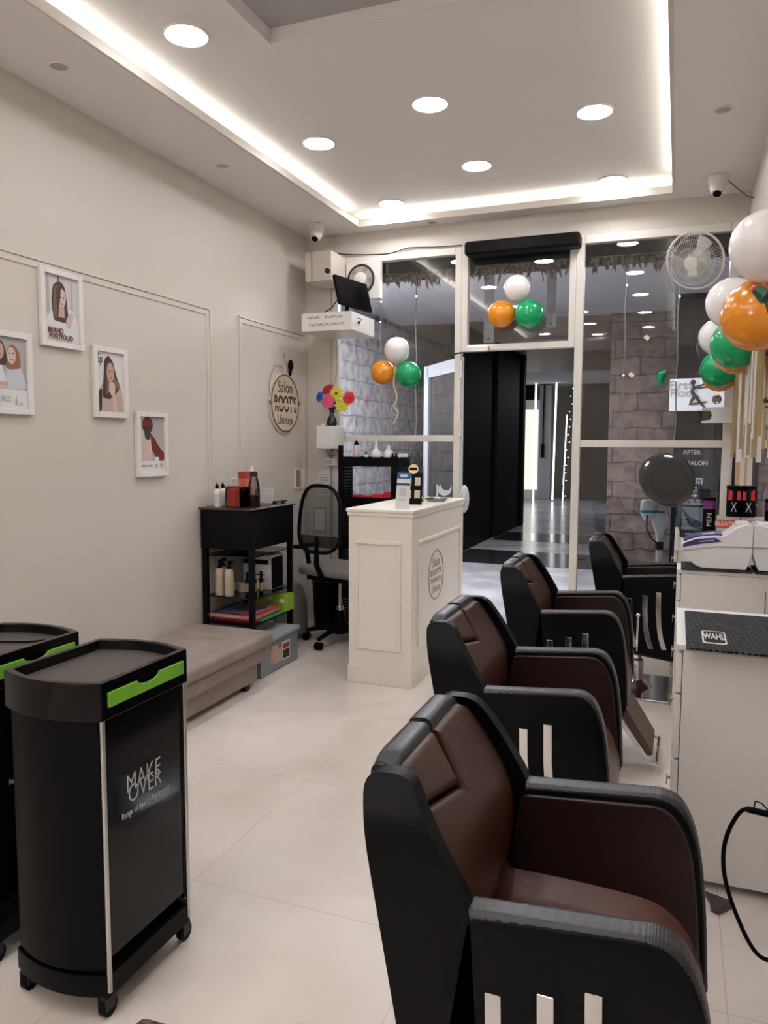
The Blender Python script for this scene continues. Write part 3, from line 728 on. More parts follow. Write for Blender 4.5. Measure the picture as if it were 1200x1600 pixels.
    # armrests
    for sgn in (-1, 1):
        arm = round_poly([(-0.085, 0.698), (0.222, 0.724), (0.264, 0.645), (0.283, 0.49), (0.292, 0.30), (0.20, 0.245), (-0.12, 0.29), (-0.115, 0.50)], [0.02, 0.05, 0.06, 0.05, 0.03, 0.03, 0.02, 0.02])
        y0, y1 = (HW-0.058, HW) if sgn > 0 else (-HW, -HW+0.058)
        a = build('armrest', MB().prism(arm, 'xz', y0, y1), LEATHB, t, bevel=0.007, seg=3)
        # ribbed band on the arm's edge
        path = interp([(-0.08, 0.7005), (0.04, 0.7095), (0.165, 0.7195), (0.200, 0.7205), (0.230, 0.706), (0.2535, 0.663), (0.270, 0.595), (0.282, 0.49), (0.291, 0.33)], 6)
        bb = MB()
        def band(u, v, o=0):
            i = min(int(u*(len(path)-1)), len(path)-2); k = u*(len(path)-1)-i
            p0, p1 = path[i], path[i+1]; d = Vector((p1[0]-p0[0], p1[1]-p0[1])).normalized(); n_ = Vector((-d.y, d.x))
            q = Vector((p0[0]+(p1[0]-p0[0])*k, p0[1]+(p1[1]-p0[1])*k))
            e = abs(v*2-1); h_ = 0.004*math.sqrt(max(0, 1-e**6)) - (0.004 if e > 0.99 else 0)
            h_ += 0.0005*math.sin(u*len(path)*6)
            q = q+n_*(h_+o)
            return Vector((q.x, y0+0.002+(y1-y0-0.004)*v, q.y))
        bb.grid(lambda u, v: band(u, v), 160, 8, lambda u, v: band(u, v, -0.01))
        build('ribbed_band', bb, LEATHT, a, ang=75)
        lin = [(p_[0]*0.98-0.004, 0.30+(p_[1]-0.30)*0.965) for p_ in arm]
        yl0, yl1 = (HW-0.064, HW-0.05) if sgn > 0 else (-HW+0.05, -HW+0.064)
        build('arm_lining', MB().prism(lin, 'xz', yl0, yl1), mat('dark_brown_lining', (0.017, 0.007, 0.006), 0.32, bump=(320, 0.12)), a, bevel=0.006, seg=2)
        # chrome bars
        for sx, tz_ in ((-0.037, 0.585), (0.043, 0.605), (0.113, 0.627)):
            yo = sgn*(HW+0.006)
            pth = [(sx, tz_), (sx+0.002, 0.52), (sx+0.008, 0.44), (sx+0.02, 0.37), (sx+0.04, 0.31)]
            bb = MB()
            poly = [(p_[0]-0.013, p_[1]) for p_ in pth]+[(p_[0]+0.013, p_[1]) for p_ in pth[::-1]]
            bb.prism(poly, 'xz', min(yo, sgn*(HW-0.01)), max(yo, sgn*(HW-0.01)))
            build('chrome_bar', bb, CHROME, t, bevel=0.002)
    # lever
    build('pump_lever', MB().tube([(0.0, -0.05, 0.27), (0.01, -HW-0.03, 0.30), (0.012, -HW-0.035, 0.44), (0.012, -HW-0.035, 0.49)], [0.007, 0.007, 0.006, 0.006], 8).sphere((0.012, -HW-0.035, 0.50), 0.013, n=12, m=8), CHROME, t)
    # footrest: brown plank on chrome bars with a foot bar
    e0, e1 = Vector((0.20, 0.33)), Vector((0.385, 0.075)); d = (e1-e0).normalized(); n_ = Vector((-d.y, d.x))
    pl = [e0+n_*0.0, e1, e1+n_*0.022, e0+n_*0.045]
    build('footrest', MB().prism([tuple(q) for q in pl], 'xz', -0.15, 0.15), mat('olive_brown_leatherette', (0.09, 0.055, 0.035), 0.45), t, bevel=0.008)
    fr = MB()
    for y in (-0.13, 0.13):
        q = [e0-n_*0.004, e1-n_*0.004, e1-n_*0.026, e0-n_*0.026]
        fr.prism([tuple(v) for v in q], 'xz', y-0.018, y+0.018)
    fr.tube([(0.385, -0.16, 0.06), (0.42, -0.16, 0.05), (0.42, 0.16, 0.05), (0.385, 0.16, 0.06)], 0.011, 10)
    build('footrest_frame', fr, CHROME, t, bevel=0.001)
    # pump column and base
    build('pump_column', MB().lathe([(0.10, 0.012), (0.075, 0.03), (0.045, 0.05), (0.04, 0.06), (0.04, 0.17), (0.028, 0.18), (0.028, 0.26), (0.075, 0.275), (0.075, 0.30)], n=28), CHROME, t)
    build('base_plate', MB().box(-0.25, 0.25, -0.25, 0.25, 0.0, 0.014), CHROME, t, bevel=0.006)
    return t
ch = [(-0.20, 1.355, 'nearest brown and black styling chair, in the bottom right foreground'),
      (-0.435, 2.415, 'second brown and black styling chair, directly behind the nearest one'),
      (-0.455, 3.54, 'third brown and black styling chair, between the second and the farthest'),
      (-0.185, 4.62, 'farthest brown and black styling chair, beside the glass front')]
c0 = None
for i, (x, y, lb) in enumerate(ch):
    c = make_chair(lb) if i == 0 else copy_tree(c0)
    if i == 0: c0 = c
    c.location = (x, y, 0); c['label'] = lb

# ================================================================== TROLLEYS at left (salon trolley with lime drawer)
def make_trolley(label):
    t = thing('salon_trolley', label, 'trolley', (0, 0, 0), 0, 'black salon trolleys with lime drawer fronts')
    # local: x -0.155..0.155 , y -0.175..0.175 ; front (drawers, logo) faces +x ; ends bulge in y
    hx, hy, bul = 0.15, 0.165, 0.035
    def outline(hx, hy, bul, n=10):
        p = [(-hx+2*hx*k/n, -hy-bul*(1-((2*k/n)-1)**2)) for k in range(n+1)]
        return p+[(-x, -y) for x, y in p]
    def ring(b, o1, o2, z0, z1):
        n = len(o1)
        A = [b.bm.verts.new((*p, z0)) for p in o1]; B = [b.bm.verts.new((*p, z1)) for p in o1]
        C = [b.bm.verts.new((*p, z0)) for p in o2]; D = [b.bm.verts.new((*p, z1)) for p in o2]
        for i in range(n):
            j = (i+1) % n
            b._f([A[i], A[j], B[j], B[i]]); b._f([B[i], B[j], D[j], D[i]]); b._f([D[i], D[j], C[j], C[i]]); b._f([C[i], C[j], A[j], A[i]])
    b = MB(); ring(b, outline(hx+0.004, hy+0.004, bul), outline(hx-0.012, hy-0.014, bul), 0.765, 0.86)
    build('top_frame', b, GLOSSB, t, bevel=0.003)
    build('tray', MB().prism(outline(hx-0.012, hy-0.014, bul), 'xy', 0.825, 0.832), TRAYM, t)
    # curved end panels
    b = MB()
    for s in (-1, 1):
        n = 12; ox = hx-0.012
        o = [(-ox+2*ox*k/n, s*(hy+bul*(1-((2*k/n)-1)**2))) for k in range(n+1)]
        i_ = [(x, y-s*0.01) for x, y in o[::-1]]
        b.prism(o+i_, 'xy', 0.13, 0.77)
    build('end_panels', b, BLACK, t)
    f = build('front_panel', MB().box(hx-0.018, hx-0.006, -hy+0.018, hy-0.02, 0.155, 0.77), GLOSSB, t, bevel=0.002)
    build('rear_panel', MB().box(-hx+0.006, -hx+0.018, -hy+0.018, hy-0.02, 0.155, 0.77), BLACK, t)
    # lime drawer front with a finger dip
    def drawer(yl, yh, z1, z0, xx):
        n = 40; pts = []
        for k in range(n+1):
            y = yl+(yh-yl)*k/n; c = abs((k/n)-0.5)
            pts.append((y, z1-(0.015*math.sqrt(1-(c/0.15)**2) if c < 0.15 else 0)))
        return pts+[(yh, z0), (yl, z0)]
    d = build('drawer', MB().prism(drawer(-0.148, 0.148, 0.832, 0.795, 0), 'yz', hx-0.01, hx+0.009), LIME, t, bevel=0.002)
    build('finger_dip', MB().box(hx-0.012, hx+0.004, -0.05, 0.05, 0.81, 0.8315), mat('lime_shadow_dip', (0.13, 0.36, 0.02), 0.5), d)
    # chrome rods at the four corners
    for sx in (-1, 1):
        for sy in (-1, 1):
            rx_, ry_ = (hx-0.003, sy*(hy-0.004)) if sx > 0 else (-hx+0.022, sy*(hy-0.012))
            build('corner_rod', MB().cyl((rx_, ry_, 0.075), (rx_, ry_, 0.768), 0.0062, n=12), STEEL, t)
    b = MB(); ring(b, outline(hx, hy, bul), outline(hx-0.014, hy-0.014, bul), 0.062, 0.118)
    b.prism(outline(hx-0.014, hy-0.014, bul), 'xy', 0.062, 0.072)
    build('base_tray', b, BLACK, t, bevel=0.002)
    for sx in (-1, 1):
        for sy in (-1, 1):
            cx, cy = sx*(hx-0.022), sy*(hy-0.008)
            w_ = build('caster', MB().cyl((cx-0.009, cy+0.008, 0.025), (cx+0.009, cy+0.008, 0.025), 0.025, n=20), BLACK, t)
            build('caster_fork', MB().box(cx-0.014, cx-0.010, cy-0.012, cy+0.02, 0.022, 0.056).box(cx+0.010, cx+0.014, cy-0.012, cy+0.02, 0.022, 0.056).cyl((cx, cy-0.002, 0.05), (cx, cy-0.002, 0.063), 0.011, n=12), DARK, w_)
    LOGO = mat('silver_logo', (0.52, 0.52, 0.53), 0.4)
    text('MAKE', 0.068, (hx-0.0055, -0.012, 0.568), ON_LEFT, LOGO, t, world=False, bold=-0.0008, sx=0.78)
    text('OVER', 0.068, (hx-0.0055, -0.008, 0.539), ON_LEFT, LOGO, t, world=False, bold=-0.0008, sx=0.78)
    text('Range of Beauty Equipment', 0.0225, (hx-0.0055, -0.004, 0.494), ON_LEFT, LOGO, t, name='small_lettering', world=False, sx=0.76)
    return t
t1 = make_trolley('nearer black salon trolley with logo on its glossy side')
t1.location = (-1.412, 1.557, 0)
t2 = copy_tree(t1); t2.location = (-1.835, 1.60, 0); t2['label'] = 'second black salon trolley, cut by the left edge, nearer the wall'
t = tag(build('cable', MB().tube([(-1.99, 1.66, 0.836), (-1.9, 1.64, 0.837), (-1.8, 1.68, 0.836), (-1.75, 1.72, 0.837)], 0.003, 6), BLACK), 'thin black cable lying in the tray of the far left trolley', 'cable')

# ================================================================== BENCH
t = thing('ottoman_bench', 'low taupe velvet storage bench along the left wall', 'bench', (-2.5, 3.1, 0))
build('base_box', MB().box(-2.74, -2.27, 2.32, 3.80, 0.035, 0.15), VELVET, t, bevel=0.012, world=True)
build('body', MB().box(-2.75, -2.23, 2.30, 3.84, 0.148, 0.24), VELVET, t, bevel=0.02, seg=3, world=True)
build('seat_cushion', MB().box(-2.755, -2.20, 2.28, 3.88, 0.238, 0.325), VELVET, t, bevel=0.03, seg=4, world=True)
for x in (-2.30, -2.70):
    for y in (2.40, 3.70): build('leg', MB().box(x-0.02, x+0.02, y-0.02, y+0.02, 0, 0.04), DARK, t, world=True)

# ================================================================== PICTURE FRAMES on the left wall
SKIN = mat('print_skin', (0.52, 0.34, 0.27), 0.5); SKIN2 = mat('print_pale_skin', (0.62, 0.48, 0.43), 0.5); HAIR = mat('print_brown_hair', (0.06, 0.03, 0.025), 0.5)
HAIR2 = mat('print_auburn_hair', (0.28, 0.12, 0.06), 0.5); MAROON = mat('print_maroon', (0.16, 0.025, 0.018), 0.5); PGREY = mat('print_grey', (0.42, 0.40, 0.40), 0.5)
PLGREY = mat('print_light_grey', (0.58, 0.57, 0.57), 0.5); PWHITE = mat('print_white', (0.70, 0.69, 0.69), 0.5); PLIP = mat('print_lips', (0.40, 0.12, 0.11), 0.5)
HAIRB = mat('print_mid_brown_hair', (0.15, 0.085, 0.06), 0.5)
PBLUE = mat('print_pale_blue', (0.55, 0.58, 0.62), 0.5); SWEATER = mat('print_beige_sweater', (0.50, 0.40, 0.34), 0.5)
def picture(y0, y1, z0, z1, label, bg, draw, grow=0.0):
    t = thing('picture_frame', label, 'picture frame', (XL+0.006, (y0+y1)/2, z0), 0, 'white framed portrait prints')
    b = MB(); w = 0.026; X0, X1 = XL+0.001, XL+0.024
    b.box(X0, X1, y0, y0+w, z0, z1).box(X0, X1, y1-w, y1, z0, z1).box(X0, X1, y0+w, y1-w, z1-w, z1).box(X0, X1, y0+w, y1-w, z0, z0+w)
    build('frame', b, WHITE, t, bevel=0.002, world=True)
    pr = build('print', MB().box(XL+0.003, XL+0.010, y0+w, y1-w, z0+w, z1-w), bg, t, world=True)
    W_, H_ = y1-y0-2*w, z1-z0-2*w
    lay = [0]
    def poly(pts, m, name='print_shape'):
        lay[0] += 1; x = XL+0.0102+0.0003*lay[0]
        P_ = [(y0+w+p[0]*W_, z0+w+p[1]*H_) for p in pts]
        build(name, MB().prism(P_, 'yz', XL+0.0101, x), m, pr, world=True)
    def ell(cx, cy, rx, ry, m, name='print_shape'): poly([(cx+rx*math.cos(k*PI/12), cy+ry*math.sin(k*PI/12)) for k in range(24)], m, name)
    def tx(s, cx, cy, size, m, sx=0.8, bold=0): lay[0] += 1; text(s, size, (XL+0.0106+0.0003*lay[0], y0+w+cx*W_, z0+w+cy*H_), ON_LEFT, m, pr, sx=sx, bold=bold)
    draw(poly, ell, tx)
    return t
def sm(pts): return [tuple(q) for q in round_poly(pts, 0.06, 4)]
def d1(poly, ell, tx):
    poly([(0.0, 0.42), (0.16, 0.42), (0.16, 1), (0, 1)], PGREY); poly([(0.42, 0.55), (0.45, 0.55), (0.45, 1), (0.42, 1)], HAIR)
    poly([(0.8, 0.5), (0.84, 0.5), (0.84, 0.98), (0.8, 0.98)], PGREY)
    poly(sm([(0.0, 0.28), (0.18, 0.45), (0.5, 0.5), (0.85, 0.52), (1, 0.3), (1, 0.02), (0, 0.02)]), PWHITE, 'print_sweater')
    poly(sm([(0.22, 0.62), (0.28, 0.86), (0.45, 0.93), (0.60, 0.88), (0.66, 0.66), (0.7, 0.40), (0.62, 0.30), (0.26, 0.32)]), HAIR, 'print_hair')
    poly([(0.40, 0.38), (0.58, 0.38), (0.58, 0.60), (0.44, 0.60)], SKIN, 'print_neck'); ell(0.50, 0.68, 0.135, 0.14, SKIN2, 'print_face')
    poly(sm([(0.24, 0.5), (0.3, 0.82), (0.42, 0.88), (0.38, 0.6), (0.36, 0.36), (0.28, 0.36)]), HAIRB, 'print_hair_strand')
    poly(sm([(0.35, 0.82), (0.5, 0.84), (0.44, 0.55), (0.36, 0.5)]), HAIR, 'print_fringe')
    poly(sm([(0.62, 0.36), (0.8, 0.50), (0.86, 0.44), (0.74, 0.22), (0.62, 0.26)]), SKIN2, 'print_hand')
    ell(0.51, 0.585, 0.035, 0.012, PLIP); ell(0.48, 0.68, 0.02, 0.012, HAIR); ell(0.56, 0.68, 0.02, 0.012, HAIR)
    tx('BRAND', 0.30, 0.165, 0.036, MAROON, 0.80, 0.0006); tx('PORTFOLIO', 0.455, 0.075, 0.036, MAROON, 0.76, 0.0006)
def d2(poly, ell, tx):
    poly(sm([(0.0, 0.02), (0.05, 0.35), (0.2, 0.48), (0.6, 0.5), (0.92, 0.42), (1, 0.02)]), SWEATER, 'print_sweater')
    poly(sm([(0.2, 0.25), (0.26, 0.62), (0.30, 0.88), (0.45, 0.96), (0.62, 0.86), (0.74, 0.62), (0.88, 0.45), (0.78, 0.36), (0.45, 0.22)]), HAIR, 'print_hair')
    poly(sm([(0.62, 0.62), (0.75, 0.55), (0.9, 0.45), (0.8, 0.38), (0.66, 0.48)]), HAIR2, 'print_hair_ends')
    poly(sm([(0.3, 0.3), (0.33, 0.7), (0.42, 0.88), (0.44, 0.6), (0.42, 0.3)]), HAIRB, 'print_hair_strand'); poly([(0.42, 0.34), (0.6, 0.34), (0.58, 0.55), (0.45, 0.55)], SKIN, 'print_neck'); ell(0.51, 0.67, 0.135, 0.165, SKIN, 'print_face'); poly(sm([(0.5, 0.28), (0.66, 0.3), (0.68, 0.48), (0.56, 0.53), (0.48, 0.46)]), SKIN2, 'print_hand')
    ell(0.53, 0.575, 0.04, 0.014, PLIP); ell(0.46, 0.69, 0.025, 0.012, HAIR); ell(0.57, 0.69, 0.025, 0.012, HAIR)
    poly(sm([(0.54, 0.02), (0.56, 0.3), (0.68, 0.3), (0.74, 0.02)]), SKIN2, 'print_arm')
    poly(sm([(0.0, 0.02), (0.07, 0.36), (0.18, 0.4), (0.14, 0.02)]), HAIR, 'print_sleeve')
    tx('Sp', 0.12, 0.88, 0.07, INK, 0.6)
def d3(poly, ell, tx):
    poly([(0, 0.2), (0.5, 0.2), (0.45, 1), (0, 1)], PLGREY)
    poly(sm([(0.02, 0.2), (0.08, 0.5), (0.25, 0.62), (0.42, 0.58), (0.5, 0.2)]), SKIN2, 'print_back')
    ell(0.34, 0.85, 0.22, 0.15, MAROON, 'print_hair'); poly(sm([(0.18, 0.84), (0.5, 0.84), (0.42, 0.58), (0.24, 0.6)]), HAIR, 'print_nape')
    poly(sm([(0.44, 0.72), (0.6, 0.62), (0.85, 0.42), (1.0, 0.36), (1.0, 0.02+0.18), (0.75, 0.2), (0.5, 0.4)]), MAROON, 'print_ponytail')
    poly([(0.0, 0.0), (1, 0.0), (1, 0.2), (0, 0.2)], PWHITE, 'print_footer'); poly([(0.6, 0.06), (0.78, 0.06), (0.78, 0.27), (0.6, 0.27)], PWHITE)
    tx('colour & care', 0.28, 0.12, 0.022, GREYINK); poly([(0.62, 0.07), (0.7, 0.07), (0.7, 0.15), (0.62, 0.15)], PGREY); ell(0.86, 0.12, 0.04, 0.04, PGREY)
def d4(poly, ell, tx):
    poly([(0, 0.75), (1, 0.75), (1, 1), (0, 1)], PGREY)
    poly(sm([(0.0, 0.3), (0.05, 0.6), (0.35, 0.68), (0.5, 0.35), (0.5, 0.28)]), PWHITE, 'print_shirt'); poly(sm([(0.42, 0.28), (0.5, 0.62), (0.8, 0.66), (0.97, 0.4), (1, 0.28)]), PBLUE, 'print_shirt')
    poly(sm([(0.15, 0.6), (0.2, 0.92), (0.4, 0.95), (0.5, 0.8), (0.5, 0.6)]), HAIR, 'print_hair'); ell(0.32, 0.8, 0.12, 0.12, SKIN, 'print_face')
    poly(sm([(0.48, 0.56), (0.52, 0.84), (0.66, 0.92), (0.82, 0.82), (0.86, 0.58), (0.6, 0.55)]), HAIR2, 'print_hair'); ell(0.62, 0.75, 0.11, 0.12, SKIN2, 'print_face')
    ell(0.62, 0.69, 0.035, 0.012, PLIP); ell(0.58, 0.78, 0.02, 0.01, HAIR); ell(0.66, 0.78, 0.02, 0.01, HAIR); ell(0.33, 0.74, 0.035, 0.012, PLIP)
    poly(sm([(0.1, 0.30), (0.5, 0.32), (0.52, 0.37), (0.1, 0.36)]), SKIN, 'print_arm')
    poly([(0, 0), (1, 0), (1, 0.27), (0, 0.27)], PWHITE, 'print_footer')
    tx('CURLS', 0.36, 0.13, 0.036, PGREY); poly([(0.66, 0.05), (0.70, 0.2), (0.74, 0.05)], PGREY); poly([(0.76, 0.05), (0.82, 0.1), (0.86, 0.05)], PGREY)
picture(2.732, 2.997, 1.882, 2.243, 'white framed portrait reading BRAND PORTFOLIO, topmost of the four', PLGREY, d1)
picture(3.06, 3.31, 1.562, 1.922, 'white framed portrait of a woman touching her chin, third from the left', PWHITE, d2)
picture(3.374, 3.64, 1.243, 1.603, 'white framed print of a red haired woman seen from behind, lowest of the four', PGREY, d3)
picture(2.40, 2.668, 1.556, 1.918, 'white framed print of two curly haired women, cut by the left edge', PGREY, d4)

# round wooden salon sign on the wall
sc_ = Vector((XL+0.018, 5.05, 1.732)); rr = 0.215
t = thing('round_sign', 'round pale wooden sign hanging on the left wall', 'sign', (XL+0.018, 5.05, 1.52))
WOODP = mat('pale_wood_disc', (0.62, 0.50, 0.36), 0.5, noise=(4, (0.68, 0.58, 0.45), 0.4, 0.6))
def disc(b, r, x0, x1, n=48): return b.prism([(sc_.y+r*math.cos(k*2*PI/n), sc_.z+r*math.sin(k*2*PI/n)) for k in range(n)], 'yz', x0, x1)
build('disc', disc(MB(), rr, XL+0.012, XL+0.020), WOODP, t, world=True)
build('backing', disc(MB(), rr+0.012, XL+0.001, XL+0.0119), mat('pale_backing', (0.62, 0.58, 0.50), 0.6), t, world=True)
build('ring_line', MB().tube([(XL+0.021, sc_.y+(rr-0.006)*math.cos(k*PI/24), sc_.z+(rr-0.006)*math.sin(k*PI/24)) for k in range(48)], 0.004, 6, True), INK, t, world=True)
LB = mat('brown_letters', (0.05, 0.03, 0.02), 0.5)
def salon_text(par, X, y, z, s, m, X2=None):
    text('Salon', 0.125*s, (X, y, z+0.115*s), ON_LEFT, m, par, sx=0.85)
    tt = text("ROOT'S", 0.135*s, (X, y, z), ON_LEFT, m, par, sx=0.72, bold=0.004*s, name='split_lettering')
    # cut through the middle and shift the lower half
    bm = bmesh.new(); bm.from_mesh(tt.data); zc_ = z-(par.location.z)
    g = bmesh.ops.bisect_plane(bm, geom=bm.verts[:]+bm.edges[:]+bm.faces[:], plane_co=(0, 0, zc_), plane_no=(0, 0, 1))
    bmesh.ops.split_edges(bm, edges=[e for e in g['geom_cut'] if isinstance(e, bmesh.types.BMEdge)])
    low = [v for v in bm.verts if all(f.calc_center_median().z < zc_ for f in v.link_faces)]
    for v in low: v.co.z -= 0.022*s; v.co.y += 0.010*s
    bm.to_mesh(tt.data); bm.free()
    text('Unisex', 0.105*s, (X, y, z-0.125*s), ON_LEFT, m, par, sx=0.85)
salon_text(t, XL+0.0205, sc_.y, sc_.z, 1.0, LB)
build('hanging_twine', MB().tube([(XL+0.012, 5.02, 1.935), (XL+0.008, 5.06, 2.10), (XL+0.012, 5.13, 1.935)], 0.0025, 5).tube([(XL+0.012, 5.02, 2.0)]+[(XL+0.016, sc_.y-0.14-0.09*math.sin(k*0.5), 2.0-0.05*k) for k in range(10)], 0.0035, 5), mat('twine', (0.30, 0.23, 0.15), 0.9), t, world=True)
build('bow', MB().sphere((XL+0.02, 5.14, 2.02), 0.022, 0.02, 0.045, 10, 8).sphere((XL+0.02, 5.13, 1.97), 0.014, 0.014, 0.03, 8, 6), BLACK, t, world=True)
build('side_knots', MB().sphere((XL+0.022, sc_.y-rr-0.008, sc_.z), 0.016, n=8, m=6).sphere((XL+0.022, sc_.y+rr+0.012, sc_.z+0.01), 0.012, n=8, m=6), MATS['twine'], t, world=True)

# ================================================================== RECEPTION COUNTER
cx0, cx1, cy0, cy1, cz = -1.812, -1.412, 4.09, 5.20, 1.03
t = thing('reception_counter', 'white panelled reception counter beside the doorway', 'counter', ((cx0+cx1)/2, (cy0+cy1)/2, 0))
build('body', MB().box(cx0, cx1, cy0, cy1, 0.0, cz), CREAM, t, bevel=0.003, world=True)
build('plinth', MB().box(cx0-0.006, cx1+0.006, cy0-0.006, cy1+0.006, 0, 0.105), CREAM, t, bevel=0.003, world=True)
build('countertop', MB().box(cx0-0.014, cx1+0.014, cy0-0.014, cy1+0.014, cz+0.001, cz+0.022), CREAM, t, bevel=0.006, seg=3, world=True)
build('cornice', MB().box(cx0-0.008, cx1+0.008, cy0-0.008, cy1+0.008, cz-0.022, cz+0.001), CREAM, t, bevel=0.004, world=True)
def panel(face, a0, a1, z0, z1, w=0.022, d=0.012):
    b = MB()
    for q in ((a0, a1, z1-w, z1), (a0, a1, z0, z0+w), (a0, a0+w, z0+w, z1-w), (a1-w, a1, z0+w, z1-w)):
        if face == 'y': b.box(q[0], q[1], cy0-d, cy0+0.001, q[2], q[3])
        else: b.box(cx1-0.001, cx1+d, q[0], q[1], q[2], q[3])
    build('panel_moulding', b, CREAM, t, bevel=0.005, seg=2, world=True)
panel('y', cx0+0.045, cx1-0.065, 0.21, 0.865)
panel('x', cy0+0.10, cy1-0.08, 0.21, 0.865)
rc = Vector((cx1+0.002, 4.56, 0.605))
GR = mat('counter_emblem_grey', (0.36, 0.32, 0.28), 0.6)
build('emblem_ring', MB().tube([(cx1+0.001, rc.y+0.155*math.cos(k*PI/20), rc.z+0.155*math.sin(k*PI/20)) for k in range(40)], 0.004, 6, True), GR, t, world=True)
salon_text(t, cx1+0.001, rc.y, rc.z, 0.70, GR)

# payment standee and black menu standee, glass bowl etc. on the counter
zt = cz+0.022
def standee(name, label, a_uv, w, h, y, mats, lean=10, yaw=-12):
    p_ = at_z(*a_uv, zt)
    t = thing(name, label, 'standee', (p_.x, p_.y, zt)); t.rotation_euler.z = R(yaw)
    return t, Matrix.Rotation(R(-lean), 3, 'X')
t, M_ = standee('payment_standee', 'white and blue payment card standee on the counter corner', (641, 798), 0.09, 0.21, 0, None, 8, -8)
t.location = (-1.500, 4.155, zt)
BLUE = mat('navy_blue_print', (0.02, 0.07, 0.22), 0.4)
build('card', MB().box(-0.045, 0.045, 0, 0.003, 0, 0.215, M_), PAPER, t)
build('blue_header', MB().box(-0.045, 0.045, -0.0008, 0.0, 0.178, 0.215, M_), mat('print_blue', (0.02, 0.14, 0.35), 0.4), t)
build('navy_band', MB().box(-0.045, 0.045, -0.0008, 0.0, 0.138, 0.152, M_), BLUE, t)
build('code_field', MB().box(-0.024, 0.024, -0.0008, 0.0, 0.075, 0.125, M_), PLGREY, t)
build('header_badge', MB().box(-0.024, 0.022, -0.0014, -0.0008, 0.188, 0.204, M_), PAPER, t)
text('Scan & Pay', 0.011, Vector((0, -0.001, 0.055)), Matrix(M_) @ ON_BACK, GREYINK, t, world=False)
build('back_prop', MB().box(-0.02, 0.02, 0.002, 0.06, 0, 0.004), PAPER, t)
t = thing('menu_standee', 'black card standee with gold badge on the counter', 'standee', (-1.555, 4.50, zt)); t.rotation_euler.z = R(6)
M_ = Matrix.Rotation(R(-8), 3, 'X')
pl = [(-0.05, 0), (0.06, 0), (0.06, 0.20), (0.03, 0.205)]+[(0.0+0.036*math.cos(a_), 0.225+0.036*math.sin(a_)) for a_ in [R(k) for k in range(-10, 200, 15)]]+[(-0.05, 0.20)]
build('card', MB().prism(pl, 'xz', 0, 0.004, M_), BLACK, t)
build('badge', MB().prism([(0.032*math.cos(R(k)), 0.225+0.032*math.sin(R(k))) for k in range(0, 360, 15)], 'xz', -0.001, 0, M_), GOLD, t)
build('badge_plate', MB().box(-0.024, 0.024, -0.0018, -0.0011, 0.216, 0.234, M_), BLACK, t)
b = MB()
for x in (-0.028, 0.03):
    for z in (0.04, 0.12): b.box(x-0.018, x+0.018, -0.001, 0, z, z+0.05, M_)
build('cream_squares', b, mat('cream_print', (0.55, 0.50, 0.38), 0.5), t)
# glass dish with small moon figurine, green stones, thin stand at the far right of the counter
t = thing('crescent_ornament', 'small pale crescent ornament near the far end of the counter', 'ornament', (-1.50, 5.02, zt))
cr_ = [(0.05*math.cos(R(k)), 0.05*math.sin(R(k))) for k in range(170, 371, 12)]+[(0.012+0.038*math.cos(R(k)), 0.022+0.036*math.sin(R(k))) for k in range(360, 179, -12)]
build('crescent', MB().prism([(x, z+0.075) for x, z in cr_], 'xz', -0.006, 0.006), mat('pale_blue_ornament', (0.62, 0.68, 0.74), 0.3), t)
build('stem', MB().cyl((0, 0, 0.004), (0, 0, 0.03), 0.004, n=8), CHROME, t)
build('foot', MB().cyl((0, 0, 0), (0, 0, 0.005), 0.022), CHROME, t)
tag(build('glass_dish', MB().lathe([(0.0, 0.004), (0.05, 0.004), (0.075, 0.02), (0.078, 0.02), (0.053, 0), (0, 0)], (-1.49, 4.80, zt), 28), CLEARP), 'clear shallow glass dish on the counter', 'dish')
for i, (x, y) in enumerate(((-1.565, 4.70), (-1.535, 4.84))):
    tag(build('green_stone', MB().sphere((x, y, zt+0.013), 0.022, 0.017, 0.013, 12, 8), mat('dark_green_stone', (0.01, 0.12, 0.03), 0.2)), 'dark green stone on the counter, %s' % ('nearer one beside the dish' if i == 0 else 'farther one behind the dish'), 'stone')
t = thing('slim_dispenser', 'slim silver rod stand at the far end of the counter', 'stand', (-1.63, 4.95, zt))
build('rod', MB().cyl((0, 0, 0), (0, 0, 0.23), 0.006, n=10), STEEL, t); build('foot', MB().cyl((0, 0, 0), (0, 0, 0.008), 0.03), STEEL, t)
tag(build('white_candle', MB().cyl((-1.56, 5.05, zt), (-1.56, 5.05, zt+0.10), 0.007, n=10), WHITE), 'thin white candle beside the crescent ornament', 'candle')
# white rounded cloth bag hooked at the doorway end
tag(build('hanging_bag', MB().sphere((-1.425, 5.27, 1.04), 0.035, 0.05, 0.10, 16, 12).tube([(-1.425, 5.27, 1.13), (-1.43, 5.24, 1.12), (-1.44, 5.20, 1.054)], 0.005, 6), mat('white_cloth', (0.62, 0.62, 0.63), 0.8, bump=(20, 0.4))), 'small white cloth bag hanging at the far end of the counter', 'bag')

# ================================================================== OFFICE CHAIR
t = thing('office_chair', 'black mesh-back office chair with grey seat behind the counter', 'office chair', (-2.235, 4.89, 0)); t.rotation_euler.z = R(-13)
fr = []
for k in range(36):
    a_ = 2*PI*k/36; c_, s_ = math.cos(a_), math.sin(a_)
    x = 0.185*math.copysign(abs(c_)**0.62, c_); z = 0.23*math.copysign(abs(s_)**0.75, s_)
    x *= (1-0.10*(z/0.23)) ; fr.append(Vector((x, 0.21+0.035*(1-(x/0.22)**2)-0.02*(z/0.23), 0.915+z)))
